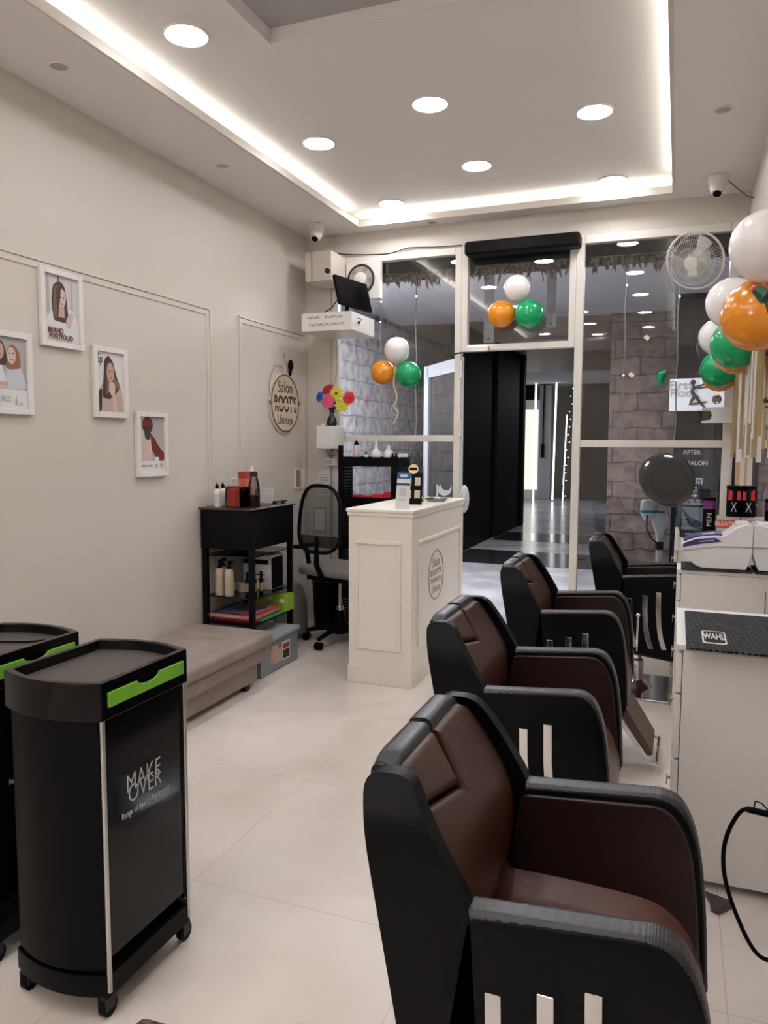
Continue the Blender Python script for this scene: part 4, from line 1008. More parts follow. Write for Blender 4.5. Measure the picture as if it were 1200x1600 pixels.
# chair faces -y locally (towards the camera side of the counter)... back is at +y
fr = [Vector((p_.x, -p_.y, p_.z)) for p_ in fr]
build('back_frame', MB().tube(fr, 0.013, 8, True), BLACK, t)
cen = Vector((0, -0.245, 0.915)); b = MB()
ringl = [[cen.lerp(p_, q) for p_ in fr] for q in (0.001, 0.35, 0.7, 1.0)]
vs = [[b.bm.verts.new(p_) for p_ in rg] for rg in ringl]
for i in range(3):
    for k in range(36): b._f([vs[i][k], vs[i][(k+1) % 36], vs[i+1][(k+1) % 36], vs[i+1][k]])
build('mesh_back', b, MESHF, t)
low_ = [p_ for p_ in fr if p_.z < 0.70]
build('lumbar_panel', MB().box(-0.17, 0.17, -0.252, -0.240, 0.72, 0.80), MESHF, t, bevel=0.004)
build('seat', MB().box(-0.235, 0.235, -0.20, 0.23, 0.50, 0.57), GREYF, t, bevel=0.032, seg=4)
build('seat_pan', MB().box(-0.18, 0.18, -0.16, 0.2, 0.465, 0.503), BLACK, t, bevel=0.01)
build('back_support', MB().tube([(0, 0.0, 0.475), (0, -0.20, 0.485), (0, -0.265, 0.60), (0, -0.262, 0.80)], [0.022, 0.022, 0.02, 0.012], 8), BLACK, t)
for s in (-1, 1):
    build('armrest', MB().tube([(s*0.18, 0.0, 0.48), (s*0.255, -0.02, 0.49), (s*0.265, -0.06, 0.68)], 0.018, 8).box(s*0.265-0.03, s*0.265+0.03, -0.17, 0.08, 0.68, 0.705), BLACK, t, bevel=0.006)
build('gas_lift', MB().cyl((0, 0, 0.12), (0, 0, 0.27), 0.027).cyl((0, 0, 0.27), (0, 0, 0.465), 0.014), CHROME, t)
build('lift_cover', MB().lathe([(0.05, 0.07), (0.045, 0.13), (0.032, 0.24), (0.0, 0.24)], n=20), BLACK, t)
for k in range(5):
    a_ = 2*PI*k/5+R(-88); e = Vector((0.255*math.cos(a_), 0.255*math.sin(a_), 0.075))
    lg = build('base_leg', MB().tube([(0, 0, 0.10), e*0.5+Vector((0, 0, 0.065)), e], [0.026, 0.02, 0.014], 8), BLACK, t)
    pz_ = Vector((-math.sin(a_), math.cos(a_), 0))*0.022
    build('caster', MB().cyl(e+Vector((0, 0, -0.047))-pz_, e+Vector((0, 0, -0.047))+pz_, 0.028, n=16), BLACK, lg)

# ================================================================== BLACK CABINET WITH GLASS SHELVES at the left wall
bx0, bx1, by0, by1 = -2.765, -2.40, 3.96, 4.44
by1 = 4.50
t = thing('drawer_cabinet', 'tall black cabinet with glass shelves against the left wall', 'cabinet', ((bx0+bx1)/2, (by0+by1)/2, 0))
BKP = mat('black_gloss_laminate', (0.003, 0.003, 0.004), 0.3, spec=0.15)
build('top_box', MB().box(bx0, bx1, by0, by1, 0.78, 1.02), BKP, t, bevel=0.004, world=True)
build('worktop', MB().box(bx0, bx1+0.012, by0-0.03, by1+0.006, 1.021, 1.035), mat('brown_black_top', (0.035, 0.022, 0.02), 0.35), t, bevel=0.005, world=True)
for x in (bx0+0.0, bx1-0.032):
    for y in (by0+0.01, by1-0.042): build('leg', MB().box(x, x+0.032, y, y+0.032, 0, 0.785), BKP, t, bevel=0.002, world=True)
for z in (0.73, 0.47, 0.31):
    build('glass_shelf', MB().box(bx0+0.01, bx1-0.004, by0+0.02, by1-0.02, z, z+0.007), SMOKE, t, world=True)
SH1, SH2 = 0.477, 0.317
build('shelf_frame', MB().box(bx0+0.03, bx1-0.03, by0+0.02, by0+0.03, 0.30, 0.31).box(bx0+0.03, bx1-0.03, by1-0.03, by1-0.02, 0.30, 0.31).box(bx1-0.02, bx1-0.01, by0+0.03, by1-0.03, 0.30, 0.31), BKP, t, world=True)
# bottles helper
def bottle(name, label, loc, r, h, body, capm, group=None, cap='cone', cat='bottle', label_mat=None, sxy=1.0, scale=1):
    t = thing(name, label, cat, loc, 0, group)
    sh = h*0.72
    build('body', MB().lathe([(0, 0.0), (r*0.92, 0), (r, 0.004), (r, sh*0.9), (r*0.8, sh), (r*0.35, sh+0.006), (r*0.35, sh+0.012), (0, sh+0.012)], n=20, sx=1, sy=sxy), body, t)
    if cap == 'cone': build('nozzle', MB().lathe([(r*0.6, sh+0.004), (r*0.55, sh+0.02), (r*0.2, h*0.93), (r*0.1, h), (0, h)], n=14), capm, t)
    elif cap == 'pump': build('pump', MB().cyl((0, 0, sh+0.01), (0, 0, h*0.86), r*0.3, n=10).box(-r*0.25, r*0.9, -r*0.22, r*0.22, h*0.86, h*0.95).cyl((0, 0, sh), (0, 0, sh+0.016), r*0.55, n=14), capm, t, bevel=0.001)
    else: build('cap', MB().cyl((0, 0, sh+0.006), (0, 0, h), r*0.62, n=16), capm, t, bevel=0.002)
    if label_mat: build('wrapper', MB().lathe([(r*1.01, sh*0.25), (r*1.01, sh*0.75)], n=20, sx=1, sy=sxy), label_mat, t)
    return t
tz = 1.036
bottle('applicator_bottle', 'white applicator bottle with black nozzle at the near left of the cabinet top', (-2.66, 3.99, tz), 0.021, 0.155, WHITE, BLACK, 'applicator bottles on the cabinet', label_mat=PLGREY)
bottle('applicator_bottle', 'white applicator bottle with black nozzle, behind the front one on the cabinet', (-2.67, 4.07, tz), 0.021, 0.155, WHITE, BLACK, 'applicator bottles on the cabinet')
t = thing('acrylic_box', 'orange red translucent acrylic box on the cabinet top', 'box', (-2.56, 4.06, tz))
b = MB(); s_, h_ = 0.052, 0.125; b.box(-s_, s_, -s_, s_, 0, 0.004).box(-s_, -s_+0.004, -s_, s_, 0, h_).box(s_-0.004, s_, -s_, s_, 0, h_).box(-s_+0.004, s_-0.004, -s_, -s_+0.004, 0, h_).box(-s_+0.004, s_-0.004, s_-0.004, s_, 0, h_)
build('walls', b, ORANGEG, t)
build('red_insert', MB().box(s_-0.03, s_-0.006, -s_+0.006, s_-0.006, 0.005, h_-0.01), mat('red_insert', (0.5, 0.03, 0.02), 0.4), t)
build('beige_insert', MB().box(-s_+0.008, s_-0.035, -s_+0.008, s_-0.03, 0.005, h_*0.9), mat('peach_insert', (0.6, 0.33, 0.2), 0.5), t)
tag(build('product_box', MB().box(-2.61, -2.56, 4.16, 4.22, tz, tz+0.215).m(1).box(-2.612, -2.558, 4.158, 4.222, tz+0.175, tz+0.217), [mat('salmon_carton', (0.62, 0.16, 0.11), 0.5), mat('deep_red_carton', (0.42, 0.04, 0.03), 0.5)], bevel=0.001), 'tall coral red carton behind the dark bottle on the cabinet', 'box')
t = thing('water_bottle', 'tall smoky plastic bottle with black cap on the cabinet top', 'bottle', (-2.475, 4.12, tz))
build('body', MB().lathe([(0, 0), (0.034, 0), (0.037, 0.006), (0.037, 0.09), (0.036, 0.13), (0.026, 0.175), (0.02, 0.19), (0.02, 0.197), (0, 0.197)], n=24), SMOKEP, t)
build('contents', MB().lathe([(0, 0.003), (0.033, 0.003), (0.033, 0.075), (0, 0.075)], n=20), mat('dark_red_liquid', (0.06, 0.01, 0.02), 0.3), t)
build('cap', MB().cyl((0, 0, 0.19), (0, 0, 0.222), 0.024), DARK, t, bevel=0.002)
t = thing('spray_bottle', 'clear and white box with white pump behind the orange box', 'bottle', (-2.66, 4.17, tz))
build('body', MB().box(-0.03, 0.03, -0.03, 0.03, 0, 0.125), CLEARP, t, bevel=0.005); build('pump', MB().cyl((0, 0, 0.125), (0, 0, 0.175), 0.006, n=8).box(-0.012, 0.035, -0.01, 0.01, 0.165, 0.18), WHITE, t)
tag(build('white_cone', MB().lathe([(0.02, 0.0), (0.004, 0.05), (0, 0.05)], (-2.60, 4.30, tz+0.20), 14).cyl((-2.60, 4.30, tz), (-2.60, 4.30, tz+0.2), 0.022), WHITE), 'white nozzle bottle standing behind the smoky bottle', 'bottle')
t = thing('packet', 'purple and white product packet leaning on the wall above the cabinet', 'packet', (-2.62, 4.40, tz))
build('pouch', MB().box(-0.06, 0.0, -0.004, 0.004, 0, 0.09), mat('mauve_foil', (0.24, 0.13, 0.16), 0.25), t, bevel=0.002)
tag(build('white_card', MB().box(-2.60, -2.50, 4.41, 4.414, tz, tz+0.10).m(1).box(-2.575, -2.57, 4.408, 4.41, tz+0.08, tz+0.09).box(-2.53, -2.525, 4.408, 4.41, tz+0.08, tz+0.09), [PAPER, INK]), 'white card standing at the far end of the cabinet top', 'card')
for i, (x, y) in enumerate(((-2.44, 4.30), (-2.43, 4.39))):
    tag(build('nail_polish', MB().lathe([(0, 0), (0.012, 0), (0.014, 0.02), (0.006, 0.024), (0.005, 0.045), (0, 0.045)], (x, y, tz+0.012), 12, Matrix.Rotation(R(75), 3, 'Y')), mat('dark_maroon_bottle', (0.03, 0.008, 0.01), 0.15)), 'tiny dark bottle lying on the cabinet top, %s' % ('left of two' if i == 0 else 'right of two'), 'bottle')
tag(build('coiled_wire', MB().tube([(-2.45+0.02*math.cos(k*0.9)+0.004*k, 4.02+0.02*math.sin(k*0.9), tz+0.004+0.0008*k) for k in range(16)], 0.002, 5), BLACK), 'small coil of black wire near the front edge of the cabinet top', 'wire')
# items on the glass shelves
z1 = SH1+0.001
CRB = mat('cream_bottle', (0.55, 0.46, 0.36), 0.4)
bl = [('left', -2.67, 4.02), ('right', -2.595, 4.01), ('rear', -2.70, 4.10)]
for nm, x, y in bl:
    bottle('shampoo_bottle', 'cream shampoo bottle with black pump on the middle glass shelf, %s one' % nm, (x, y, z1), 0.029, 0.235, CRB, BLACK, 'cream pump bottles on the cabinet shelf', cap='pump', label_mat=mat('cream_label', (0.48, 0.40, 0.3), 0.5))
for i, (x, y) in enumerate(((-2.655, 3.995), (-2.575, 3.995))):
    pass
for nm, x, y in (('left', -2.685, 4.185), ('right', -2.60, 4.18)):
    tag(build('cream_jar', MB().lathe([(0, 0), (0.036, 0), (0.038, 0.008), (0.038, 0.05), (0.03, 0.055), (0, 0.055)], (x, y, z1), 22), mat('cream_jar_plastic', (0.60, 0.48, 0.40), 0.4)), 'pale cream tub on the middle glass shelf, %s one' % nm, 'jar', 'cream tubs on the cabinet shelf')
for k, (x, y) in enumerate(((-2.49, 4.05), (-2.455, 4.08), (-2.43, 4.12))):
    bottle('serum_bottle', 'slim black bottle with gold band on the middle shelf, %s of three' % ('left', 'middle', 'right')[k], (x, y, z1), 0.014, 0.15, BLACK, BLACK, 'slim black and gold bottles', cap='cap', label_mat=GOLD)
t = thing('appliance_carton', 'white carton with black band on the middle glass shelf', 'box', (-2.55, 4.36, z1))
build('carton', MB().box(-2.66, -2.45, 4.28, 4.44, z1, z1+0.225), mat('white_carton', (0.60, 0.60, 0.63), 0.5), t, bevel=0.002, world=True)
build('black_side', MB().box(-2.4495, -2.448, 4.285, 4.435, z1+0.003, z1+0.21), BLACK, t, world=True)
build('black_band', MB().box(-2.66, -2.47, 4.2785, 4.2798, z1+0.165, z1+0.195), BLACK, t, world=True)
b = MB()
for k in range(3): b.box(-2.60+0.04*k, -2.575+0.04*k, 4.2785, 4.2798, z1+0.09, z1+0.10)
b.box(-2.60, -2.49, 4.2785, 4.2798, z1+0.06, z1+0.063)
build('printing', b, INK, t, world=True)
z2 = SH2+0.001
tag(build('colour_chart_book', MB().box(-2.72, -2.42, 4.02, 4.34, z2, z2+0.02), mat('crimson_book', (0.42, 0.03, 0.05), 0.4), bevel=0.002), 'lower red book of the pair on the bottom glass shelf', 'book')
t = thing('shade_book', 'red and blue hair colour book lying on top of the lower red book', 'book', (-2.57, 4.16, z2+0.021))
build('pages', MB().box(-2.735, -2.415, 4.0, 4.33, z2+0.0215, z2+0.044), mat('pink_page_edges', (0.55, 0.30, 0.27), 0.6), t, world=True)
build('cover', MB().box(-2.74, -2.41, 3.995, 4.335, z2+0.0445, z2+0.048), mat('crimson_cover', (0.50, 0.05, 0.07), 0.35), t, world=True)
build('navy_field', MB().prism([(-2.739, 3.996), (-2.52, 3.996), (-2.62, 4.334), (-2.739, 4.334)], 'xy', z2+0.0481, z2+0.0486), mat('navy_cover', (0.02, 0.03, 0.13), 0.35), t, world=True)
build('white_border', MB().box(-2.68, -2.45, 4.05, 4.29, z2+0.0486, z2+0.0489), PAPER, t, world=True)
build('cover_picture', MB().box(-2.672, -2.458, 4.058, 4.282, z2+0.0489, z2+0.0493), mat('cover_blue_picture', (0.03, 0.04, 0.16), 0.35, noise=(14, (0.35, 0.2, 0.22), 0.45, 0.65)), t, world=True)
LGB = mat('lime_carton', (0.30, 0.47, 0.03), 0.45)
t = thing('lime_box', 'lime green product box under the glass shelf of the cabinet', 'box', (-2.50, 4.42, z2+0.06))
z3 = 0.385
build('carton', MB().box(-2.68, -2.385, 4.37, 4.47, z2+0.003, z2+0.115), LGB, t, bevel=0.002, world=True)
build('label_plate', MB().box(-2.54, -2.49, 4.3685, 4.3698, z2+0.075, z2+0.10).box(-2.44, -2.405, 4.3685, 4.3698, z2+0.06, z2+0.085), PAPER, t, world=True)
b0 = text('BIOTOP', 0.016, (-2.515, 4.368, z2+0.087), ON_BACK, INK, t)
tag(build('green_folder', MB().box(-2.46, -2.39, 4.06, 4.36, z2+0.002, z2+0.008, None), mat('green_folder', (0.01, 0.30, 0.05), 0.4)), 'green spotted folder sticking out beneath the red books', 'folder')
# clear storage box on the floor
sx0, sx1, sy0, sy1, sh = -2.60, -2.32, 3.92, 4.40, 0.20
t = thing('storage_box', 'clear grey plastic storage box with lid under the black cabinet', 'storage box', ((sx0+sx1)/2, (sy0+sy1)/2, 0))
b = MB(); w_ = 0.006
b.box(sx0, sx1, sy0, sy1, 0, w_).box(sx0, sx0+w_, sy0, sy1, w_, sh).box(sx1-w_, sx1, sy0, sy1, w_, sh).box(sx0+w_, sx1-w_, sy0, sy0+w_, w_, sh).box(sx0+w_, sx1-w_, sy1-w_, sy1, w_, sh)
BOXP = mat('translucent_grey_plastic', (0.30, 0.34, 0.37), 0.3, alpha=0.82)
build('tub', b, BOXP, t, bevel=0.003, world=True)
build('lid', MB().box(sx0-0.015, sx1+0.015, sy0-0.015, sy1+0.015, sh+0.001, sh+0.03), mat('grey_lid', (0.36, 0.41, 0.45), 0.3), t, bevel=0.010, seg=3, world=True)
build('sticker', MB().box(sx1+0.0002, sx1+0.0012, sy0+0.12, sy0+0.26, 0.05, 0.165), mat('peach_sticker', (0.60, 0.42, 0.34), 0.5, noise=(18, (0.3, 0.12, 0.08), 0.5, 0.6)), t, world=True)
build('sticker_label', MB().box(sx1+0.0002, sx1+0.0014, sy0+0.265, sy0+0.37, 0.045, 0.165), PAPER, t, world=True)
build('sticker_frame', MB().box(sx1+0.0014, sx1+0.002, sy0+0.275, sy0+0.36, 0.055, 0.11).m(1).box(sx1+0.0014, sx1+0.002, sy0+0.275, sy0+0.36, 0.12, 0.15), [INK, mat('maroon_print', (0.3, 0.04, 0.05), 0.5)], t, world=True)
build('handle', MB().box(sx0+0.08, sx1-0.08, sy0-0.022, sy0-0.016, sh-0.05, sh+0.01), MATS['grey_lid'], t, bevel=0.002, world=True)
# grey bag and black bin behind the office chair
tag(build('bag', MB().lathe([(0, 0), (0.14, 0), (0.16, 0.05), (0.15, 0.25), (0.11, 0.38), (0.04, 0.42), (0, 0.42)], (-2.65, 4.93, 0.0), 20, None, 0.72, 0.9), mat('grey_plastic_bag', (0.26, 0.24, 0.22), 0.35, bump=(9, 1.0)), ang=80), 'crumpled grey bag on the floor against the left wall behind the office chair', 'bag')
tag(build('waste_bin', MB().lathe([(0, 0), (0.11, 0), (0.13, 0.36), (0.135, 0.37), (0.12, 0.37), (0.10, 0.02), (0, 0.02)], (-2.53, 5.28, 0), 24, None, 0.85, 0.85), BLACK), 'black waste bin behind the office chair', 'bin')

# ================================================================== BLACK SHELF TROLLEY by the window
hx0, hx1, hy0, hy1 = -2.37, -1.90, 5.19, 5.43
t = thing('shelf_trolley', 'black plastic four tier shelf trolley in front of the left window', 'shelf trolley', ((hx0+hx1)/2, (hy0+hy1)/2, 0))
tiers = (0.30, 0.68, 1.0, 1.30)
for z in tiers:
    b = MB(); b.box(hx0, hx1, hy0, hy1, z-0.012, z); 
    b.box(hx0, hx1, hy0-0.004, hy0+0.004, z-0.035, z+0.035).box(hx0, hx1, hy1-0.004, hy1+0.004, z-0.035, z+0.035).box(hx0-0.004, hx0+0.004, hy0, hy1, z-0.035, z+0.035).box(hx1-0.004, hx1+0.004, hy0, hy1, z-0.035, z+0.035)
    build('tier', b, BLACK, t, world=True)
def side(x0, x1, y0, y1):
    """perforated upright panels between the tiers"""
    b = MB()
    for za, zb in ((0.06, 0.265), (0.335, 0.645), (0.715, 0.965), (1.035, 1.265)):
        nx = 7; nz = int((zb-za)/0.022)
        L_ = max(x1-x0, y1-y0); al = 'x' if x1-x0 > y1-y0 else 'y'
        for i in range(nx+1):
            c = L_*i/nx
            if al == 'x': b.box(x0+max(0, c-0.004), x0+min(L_, c+0.004), y0, y1, za, zb)
            else: b.box(x0, x1, y0+max(0, c-0.004), y0+min(L_, c+0.004), za, zb)
        for j in range(nz+1):
            z = za+(zb-za)*j/nz
            if al == 'x': b.box(x0, x1, y0+0.0005, y1-0.0005, z-0.006, z+0.006)
            else: b.box(x0+0.0005, x1-0.0005, y0, y1, z-0.006, z+0.006)
    build('perforated_panel', b, BLACK, t, world=True)
side(hx0+0.0, hx0+0.10, hy0, hy0+0.006); side(hx1-0.004, hx1+0.002, hy0+0.01, hy1-0.01); side(hx1-0.06, hx1, hy0, hy0+0.006); side(hx0-0.002, hx0+0.004, hy0+0.01, hy1-0.01)
b = MB(); b.box(hx0-0.01, hx0+0.02, hy0-0.01, hy0+0.02, 0.05, 1.42)
build('corner_post', b, BLACK, t, world=True)
for x in (hx0+0.03, hx1-0.03):
    for y in (hy0+0.03, hy1-0.03): build('caster', MB().cyl((x-0.01, y, 0.027), (x+0.01, y, 0.027), 0.026, n=14).box(x-0.014, x+0.014, y-0.01, y+0.01, 0.03, 0.062), BLACK, t, world=True)
zt_ = tiers[3]+0.0
zs_ = zt_+0.001
PINKB = mat('pale_pink_bottle', (0.62, 0.52, 0.50), 0.4)
bottle('applicator_bottle', 'pale pink applicator bottle with black nozzle on the shelf trolley', (-2.27, 5.27, zs_), 0.03, 0.165, PINKB, BLACK)
bottle('small_bottle', 'tiny white bottle with dark cap between the larger ones on the trolley', (-2.19, 5.27, zs_), 0.016, 0.07, WHITE, DARK, cap='cap')
for k, x in enumerate((-2.11, -2.01)):
    tt = thing('wide_bottle', 'white round-shouldered bottle with dark base on the shelf trolley, %s one' % ('left taller-necked' if k == 0 else 'right short-necked'), 'bottle', (x, 5.27, zs_), 0, 'round-shouldered bottles on the trolley')
    nk = 0.145 if k == 0 else 0.11
    build('body', MB().lathe([(0.035, 0.018), (0.038, 0.05), (0.034, 0.075), (0.014, 0.095), (0.011, nk), (0, nk)], n=20), WHITE, tt)
    build('base', MB().cyl((0, 0, 0), (0, 0, 0.018), 0.036), DARK, tt)
    build('neck', MB().cyl((0, 0, nk-0.01), (0, 0, nk+0.01), 0.016, n=14), WHITE, tt)
for k, x in enumerate((-1.955, -1.92)):
    tag(build('tub', MB().lathe([(0, 0), (0.024, 0), (0.026, 0.05), (0.024, 0.06), (0, 0.06)], (x, 5.38, zs_), 16), WHITE), 'small white tub at the back of the trolley top, %s' % ('left' if k == 0 else 'right'), 'tub')
for k, x in enumerate((-1.965, -1.935)):
    bottle('dropper_bottle', 'tiny black dropper bottle on the trolley top, %s' % ('left' if k == 0 else 'right'), (x, 5.235, zs_), 0.011, 0.06, BLACK, BLACK)
t_s = [(-2.32, -2.22), (-2.215, -2.13), (-2.12, -2.03), (-2.025, -1.94)]
for k, (a_, c_) in enumerate(t_s):
    hh = (0.05, 0.045, 0.06, 0.075)[k]
    tag(build('red_packet', MB().box(a_, c_, 5.21, 5.29, tiers[2]+0.001, tiers[2]+hh), RED, bevel=0.006), 'red packet on the second trolley shelf, %s from the left' % ('first', 'second', 'third', 'fourth')[k], 'packet', 'red packets on the shelf trolley')
tag(build('red_packet', MB().box(-2.37+0.02, -2.27, 5.21, 5.31, tiers[1]+0.001, tiers[1]+0.17), RED, bevel=0.004), 'taller red box on the third trolley shelf beside the counter', 'packet')
tag(build('folded_towels', MB().box(-2.30, -2.0, 5.22, 5.40, tiers[0]+0.001, tiers[0]+0.05).box(-2.29, -2.02, 5.23, 5.39, tiers[0]+0.052, tiers[0]+0.10), mat('olive_brown_cloth', (0.15, 0.10, 0.05), 0.9), bevel=0.01), 'brown folded cloths on the lowest trolley shelf', 'cloth')

# ================================================================== CORNER DEVICES
YP = YB-0.06
t = thing('stabilizer_box', 'beige wall stabilizer box under the corner camera', 'electrical box', (-2.52, 5.22, 2.62))
build('case', MB().box(-2.635, -2.42, 5.15, YP, 2.63, 2.845), BEIGE, t, bevel=0.006, world=True)
build('knob_plate', MB().box(-2.475, -2.415, 5.144, 5.149, 2.665, 2.725), WHITE, t, world=True)
build('knob', MB().cyl((-2.445, 5.144, 2.695), (-2.445, 5.128, 2.695), 0.02), DARK, t, world=True)
build('seam', MB().box(-2.581, -2.577, 5.147, 5.1495, 2.63, 2.845), DARK, t, world=True)
t = thing('exhaust_fan', 'square white exhaust fan at the top left of the glass front', 'exhaust fan', (-2.29, YB-0.04, 2.55))
fx, fz = -2.27, 2.675
build('housing', MB().box(fx-0.145, fx+0.135, YB-0.085, YB-0.032, fz-0.15, fz+0.13), WHITE, t, bevel=0.006, world=True)
build('ring', MB().tube([(fx-0.02+0.105*math.cos(k*PI/16), YB-0.088, fz+0.105*math.sin(k*PI/16)) for k in range(32)], 0.008, 8, True), DARK, t, world=True)
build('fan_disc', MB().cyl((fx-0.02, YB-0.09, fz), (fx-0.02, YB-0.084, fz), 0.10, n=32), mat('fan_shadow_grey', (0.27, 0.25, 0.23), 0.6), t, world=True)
build('fan_hub', MB().lathe([(0.052, 0), (0.05, 0.014), (0.03, 0.02), (0, 0.02)], (fx-0.02, YB-0.09, fz), 24, Matrix.Rotation(R(90), 3, 'X')), WHITE, t, world=True)
for k in range(5):
    a_ = k*2*PI/5
    b = MB().prism([(0.045*math.cos(a_), 0.045*math.sin(a_)), (0.096*math.cos(a_+0.1), 0.096*math.sin(a_+0.1)), (0.096*math.cos(a_+0.8), 0.096*math.sin(a_+0.8)), (0.045*math.cos(a_+0.9), 0.045*math.sin(a_+0.9))], 'xz', -0.003, 0.0, Matrix.Translation((fx-0.02, YB-0.0905, fz)))
    build('blade', b, mat('fan_blade_grey', (0.38, 0.35, 0.32), 0.5), t, world=True)
# recorder shelf box
t = thing('recorder_box', 'white perforated metal recorder box mounted below the monitor', 'electrical box', (-2.40, 5.25, 2.25))
rx0, rx1, ry0, rz0, rz1 = -2.60, -2.20, 5.02, 2.245, 2.375
build('case', MB().box(rx0, rx1, ry0, YB-0.033, rz0, rz1), WHITE, t, bevel=0.003, world=True)
b = MB()
for r_ in (0, 1):
    for k in range(14):
        if r_ == 1 and k in (5, 6): continue
        x = rx0+0.06+0.02*k; z = rz0+0.035+0.052*r_
        b.prism([(x, z), (x+0.006, z), (x+0.012*(1 if r_ == 0 else -1)+0.006, z+0.02), (x+0.012*(1 if r_ == 0 else -1), z+0.02)], 'xz', ry0-0.0006, ry0+0.001)
build('vent_slots', b, DARK, t, world=True)
build('lock', MB().cyl((rx1, 5.14, 2.31), (rx1+0.012, 5.14, 2.31), 0.012).tube([(rx1+0.01, 5.14, 2.31), (rx1+0.03, 5.13, 2.33), (rx1+0.004, 5.12, 2.34)], 0.003, 5), DARK, t, world=True)
# monitor
t = thing('monitor', 'black tilted monitor standing on the white recorder box', 'monitor', (-2.31, 5.20, rz1+0.001))
Mm = Matrix.Translation((0.046, 0.0, 0.156)) @ Euler((R(-19), R(3.5), R(69))).to_matrix().to_4x4()
build('screen_case', MB().box(-0.17, 0.17, -0.004, 0.022, -0.114, 0.114, Mm), BLACK, t, bevel=0.004)
build('screen', MB().box(-0.163, 0.163, -0.0055, -0.004, -0.106, 0.106, Mm), SCREEN, t)
build('stand_neck', MB().box(-0.01, 0.02, -0.025, 0.025, 0.005, 0.15), BLACK, t, bevel=0.002)
build('stand_foot', MB().box(-0.08, 0.08, -0.05, 0.07, 0, 0.008), BLACK, t, bevel=0.002)
build('cord', MB().tube([(-0.02, -0.10, 0.12), (-0.08, -0.11, 0.04), (-0.15, -0.08, 0.02), (-0.19, 0.0, 0.004)], 0.004, 6), BLACK, t)
# cameras
def dome_cam(x, y, label, rz, lean=25):
    t = thing('security_camera', label, 'security camera', (x, y, ZS-0.12), rz)
    build('base', MB().lathe([(0.058, 0.118), (0.058, 0.09), (0.05, 0.06), (0.0, 0.06)], n=24), WHITE, t)
    build('dome', MB().sphere((0, -0.008, 0.05), 0.046, n=24, m=14), WHITE, t)
    build('barrel', MB().cyl((0, -0.015, 0.05), (0, -0.045, 0.006), 0.034, 0.03), WHITE, t)
    build('lens', MB().cyl((0, -0.044, 0.008), (0, -0.047, 0.003), 0.024), BLACK, t)
    return t
dome_cam(-2.545, 5.16, 'white dome camera in the left ceiling corner above the stabilizer box', R(10))
dome_cam(0.165, 5.10, 'white dome camera under the right ceiling border near the wall fan', R(-5))
tag(build('cable', MB().tube([(0.21, 5.10, ZS-0.02), (0.27, 5.10, ZS-0.08), (0.33, 5.12, ZS-0.13), (XR-0.003, 5.12, ZS-0.14)], 0.003, 5), DARK), 'thin dark cable from the right dome camera to the wall', 'cable')
# vertical cable & wall wire across the header
pp = [at_y(u, v, YB-0.032) for u, v in ((520, 396), (560, 398), (600, 397), (620, 393), (640, 387), (680, 386), (722, 383))]
tag(build('cable', MB().tube(interp([tuple(p_) for p_ in pp], 4), 0.004, 6), DARK), 'dark cable sagging along the header above the left window', 'cable')
# air curtain above the door
tag(build('air_curtain', MB().box(-1.465, -0.665, YB-0.17, YB-0.035, 2.765, 2.86), mat('matt_black_casing', (0.003, 0.003, 0.004), 0.5, spec=0.12), bevel=0.02), 'long black air curtain mounted above the doorway', 'air curtain')
# wall fan
fc = at_y(1086, 407, 5.18)
t = thing('wall_fan', 'white round wall fan at the top of the right window', 'fan', (fc.x+0.06, 5.40, fc.z-0.1))
FANW = mat('fan_white', (0.66, 0.64, 0.62), 0.35)
Mf = Vector((0, 0, 1)).rotation_difference(Vector((-0.36, -0.85, -0.42)).normalized()).to_matrix()      # local z -> facing direction (towards -y and down)
dirf = Mf @ Vector((0, 0, 1))
if dirf.y > 0: Mf = Mf @ Matrix.Rotation(PI, 3, 'X'); dirf = Mf @ Vector((0, 0, 1))
def fp(r, a_, z): return fc+Mf @ Vector((r*math.cos(a_), r*math.sin(a_), z))
b = MB()
for r_, z in ((0.175, 0.0), (0.135, 0.045), (0.09, 0.058), (0.045, 0.062), (0.15, -0.05)):
    b.tube([fp(r_, k*PI/18, z) for k in range(36)], 0.0075 if r_ == 0.175 else 0.0016, 5, True)
for k in range(64):
    a_ = k*2*PI/64
    b.tube([fp(0.04, a_, 0.062), fp(0.10, a_, 0.056), fp(0.135, a_, 0.045), fp(0.165, a_, 0.015), fp(0.172, a_, 0.0)], 0.0012, 4)
build('cage', b, FANW, t, world=True)
b = MB()
for k in range(3):
    a0 = k*2*PI/3
    b.grid(lambda u, v: fp(0.03+0.12*u, a0+(0.25+0.85*(v))*(1-0.15*u), 0.012-0.035*v), 6, 6)
build('blades', b, mat('fan_blade_pale', (0.42, 0.41, 0.42), 0.35), t, world=True)
build('hub', MB().lathe([(0.04, 0.05), (0.042, 0.066), (0.02, 0.072), (0, 0.072)], fc, 20, Mf), WHITE, t, world=True)
build('motor', MB().lathe([(0, -0.15), (0.045, -0.14), (0.058, -0.10), (0.055, -0.05), (0, -0.05)], fc, 20, Mf), WHITE, t, world=True)
build('bracket', MB().tube([fc-dirf*0.12, Vector((fc.x+0.02, 5.42, fc.z+0.03)), Vector((fc.x+0.02, 5.452, fc.z+0.03))], 0.022, 10).box(fc.x-0.04, fc.x+0.08, 5.435, 5.455, fc.z-0.04, fc.z+0.10), WHITE, t, world=True)

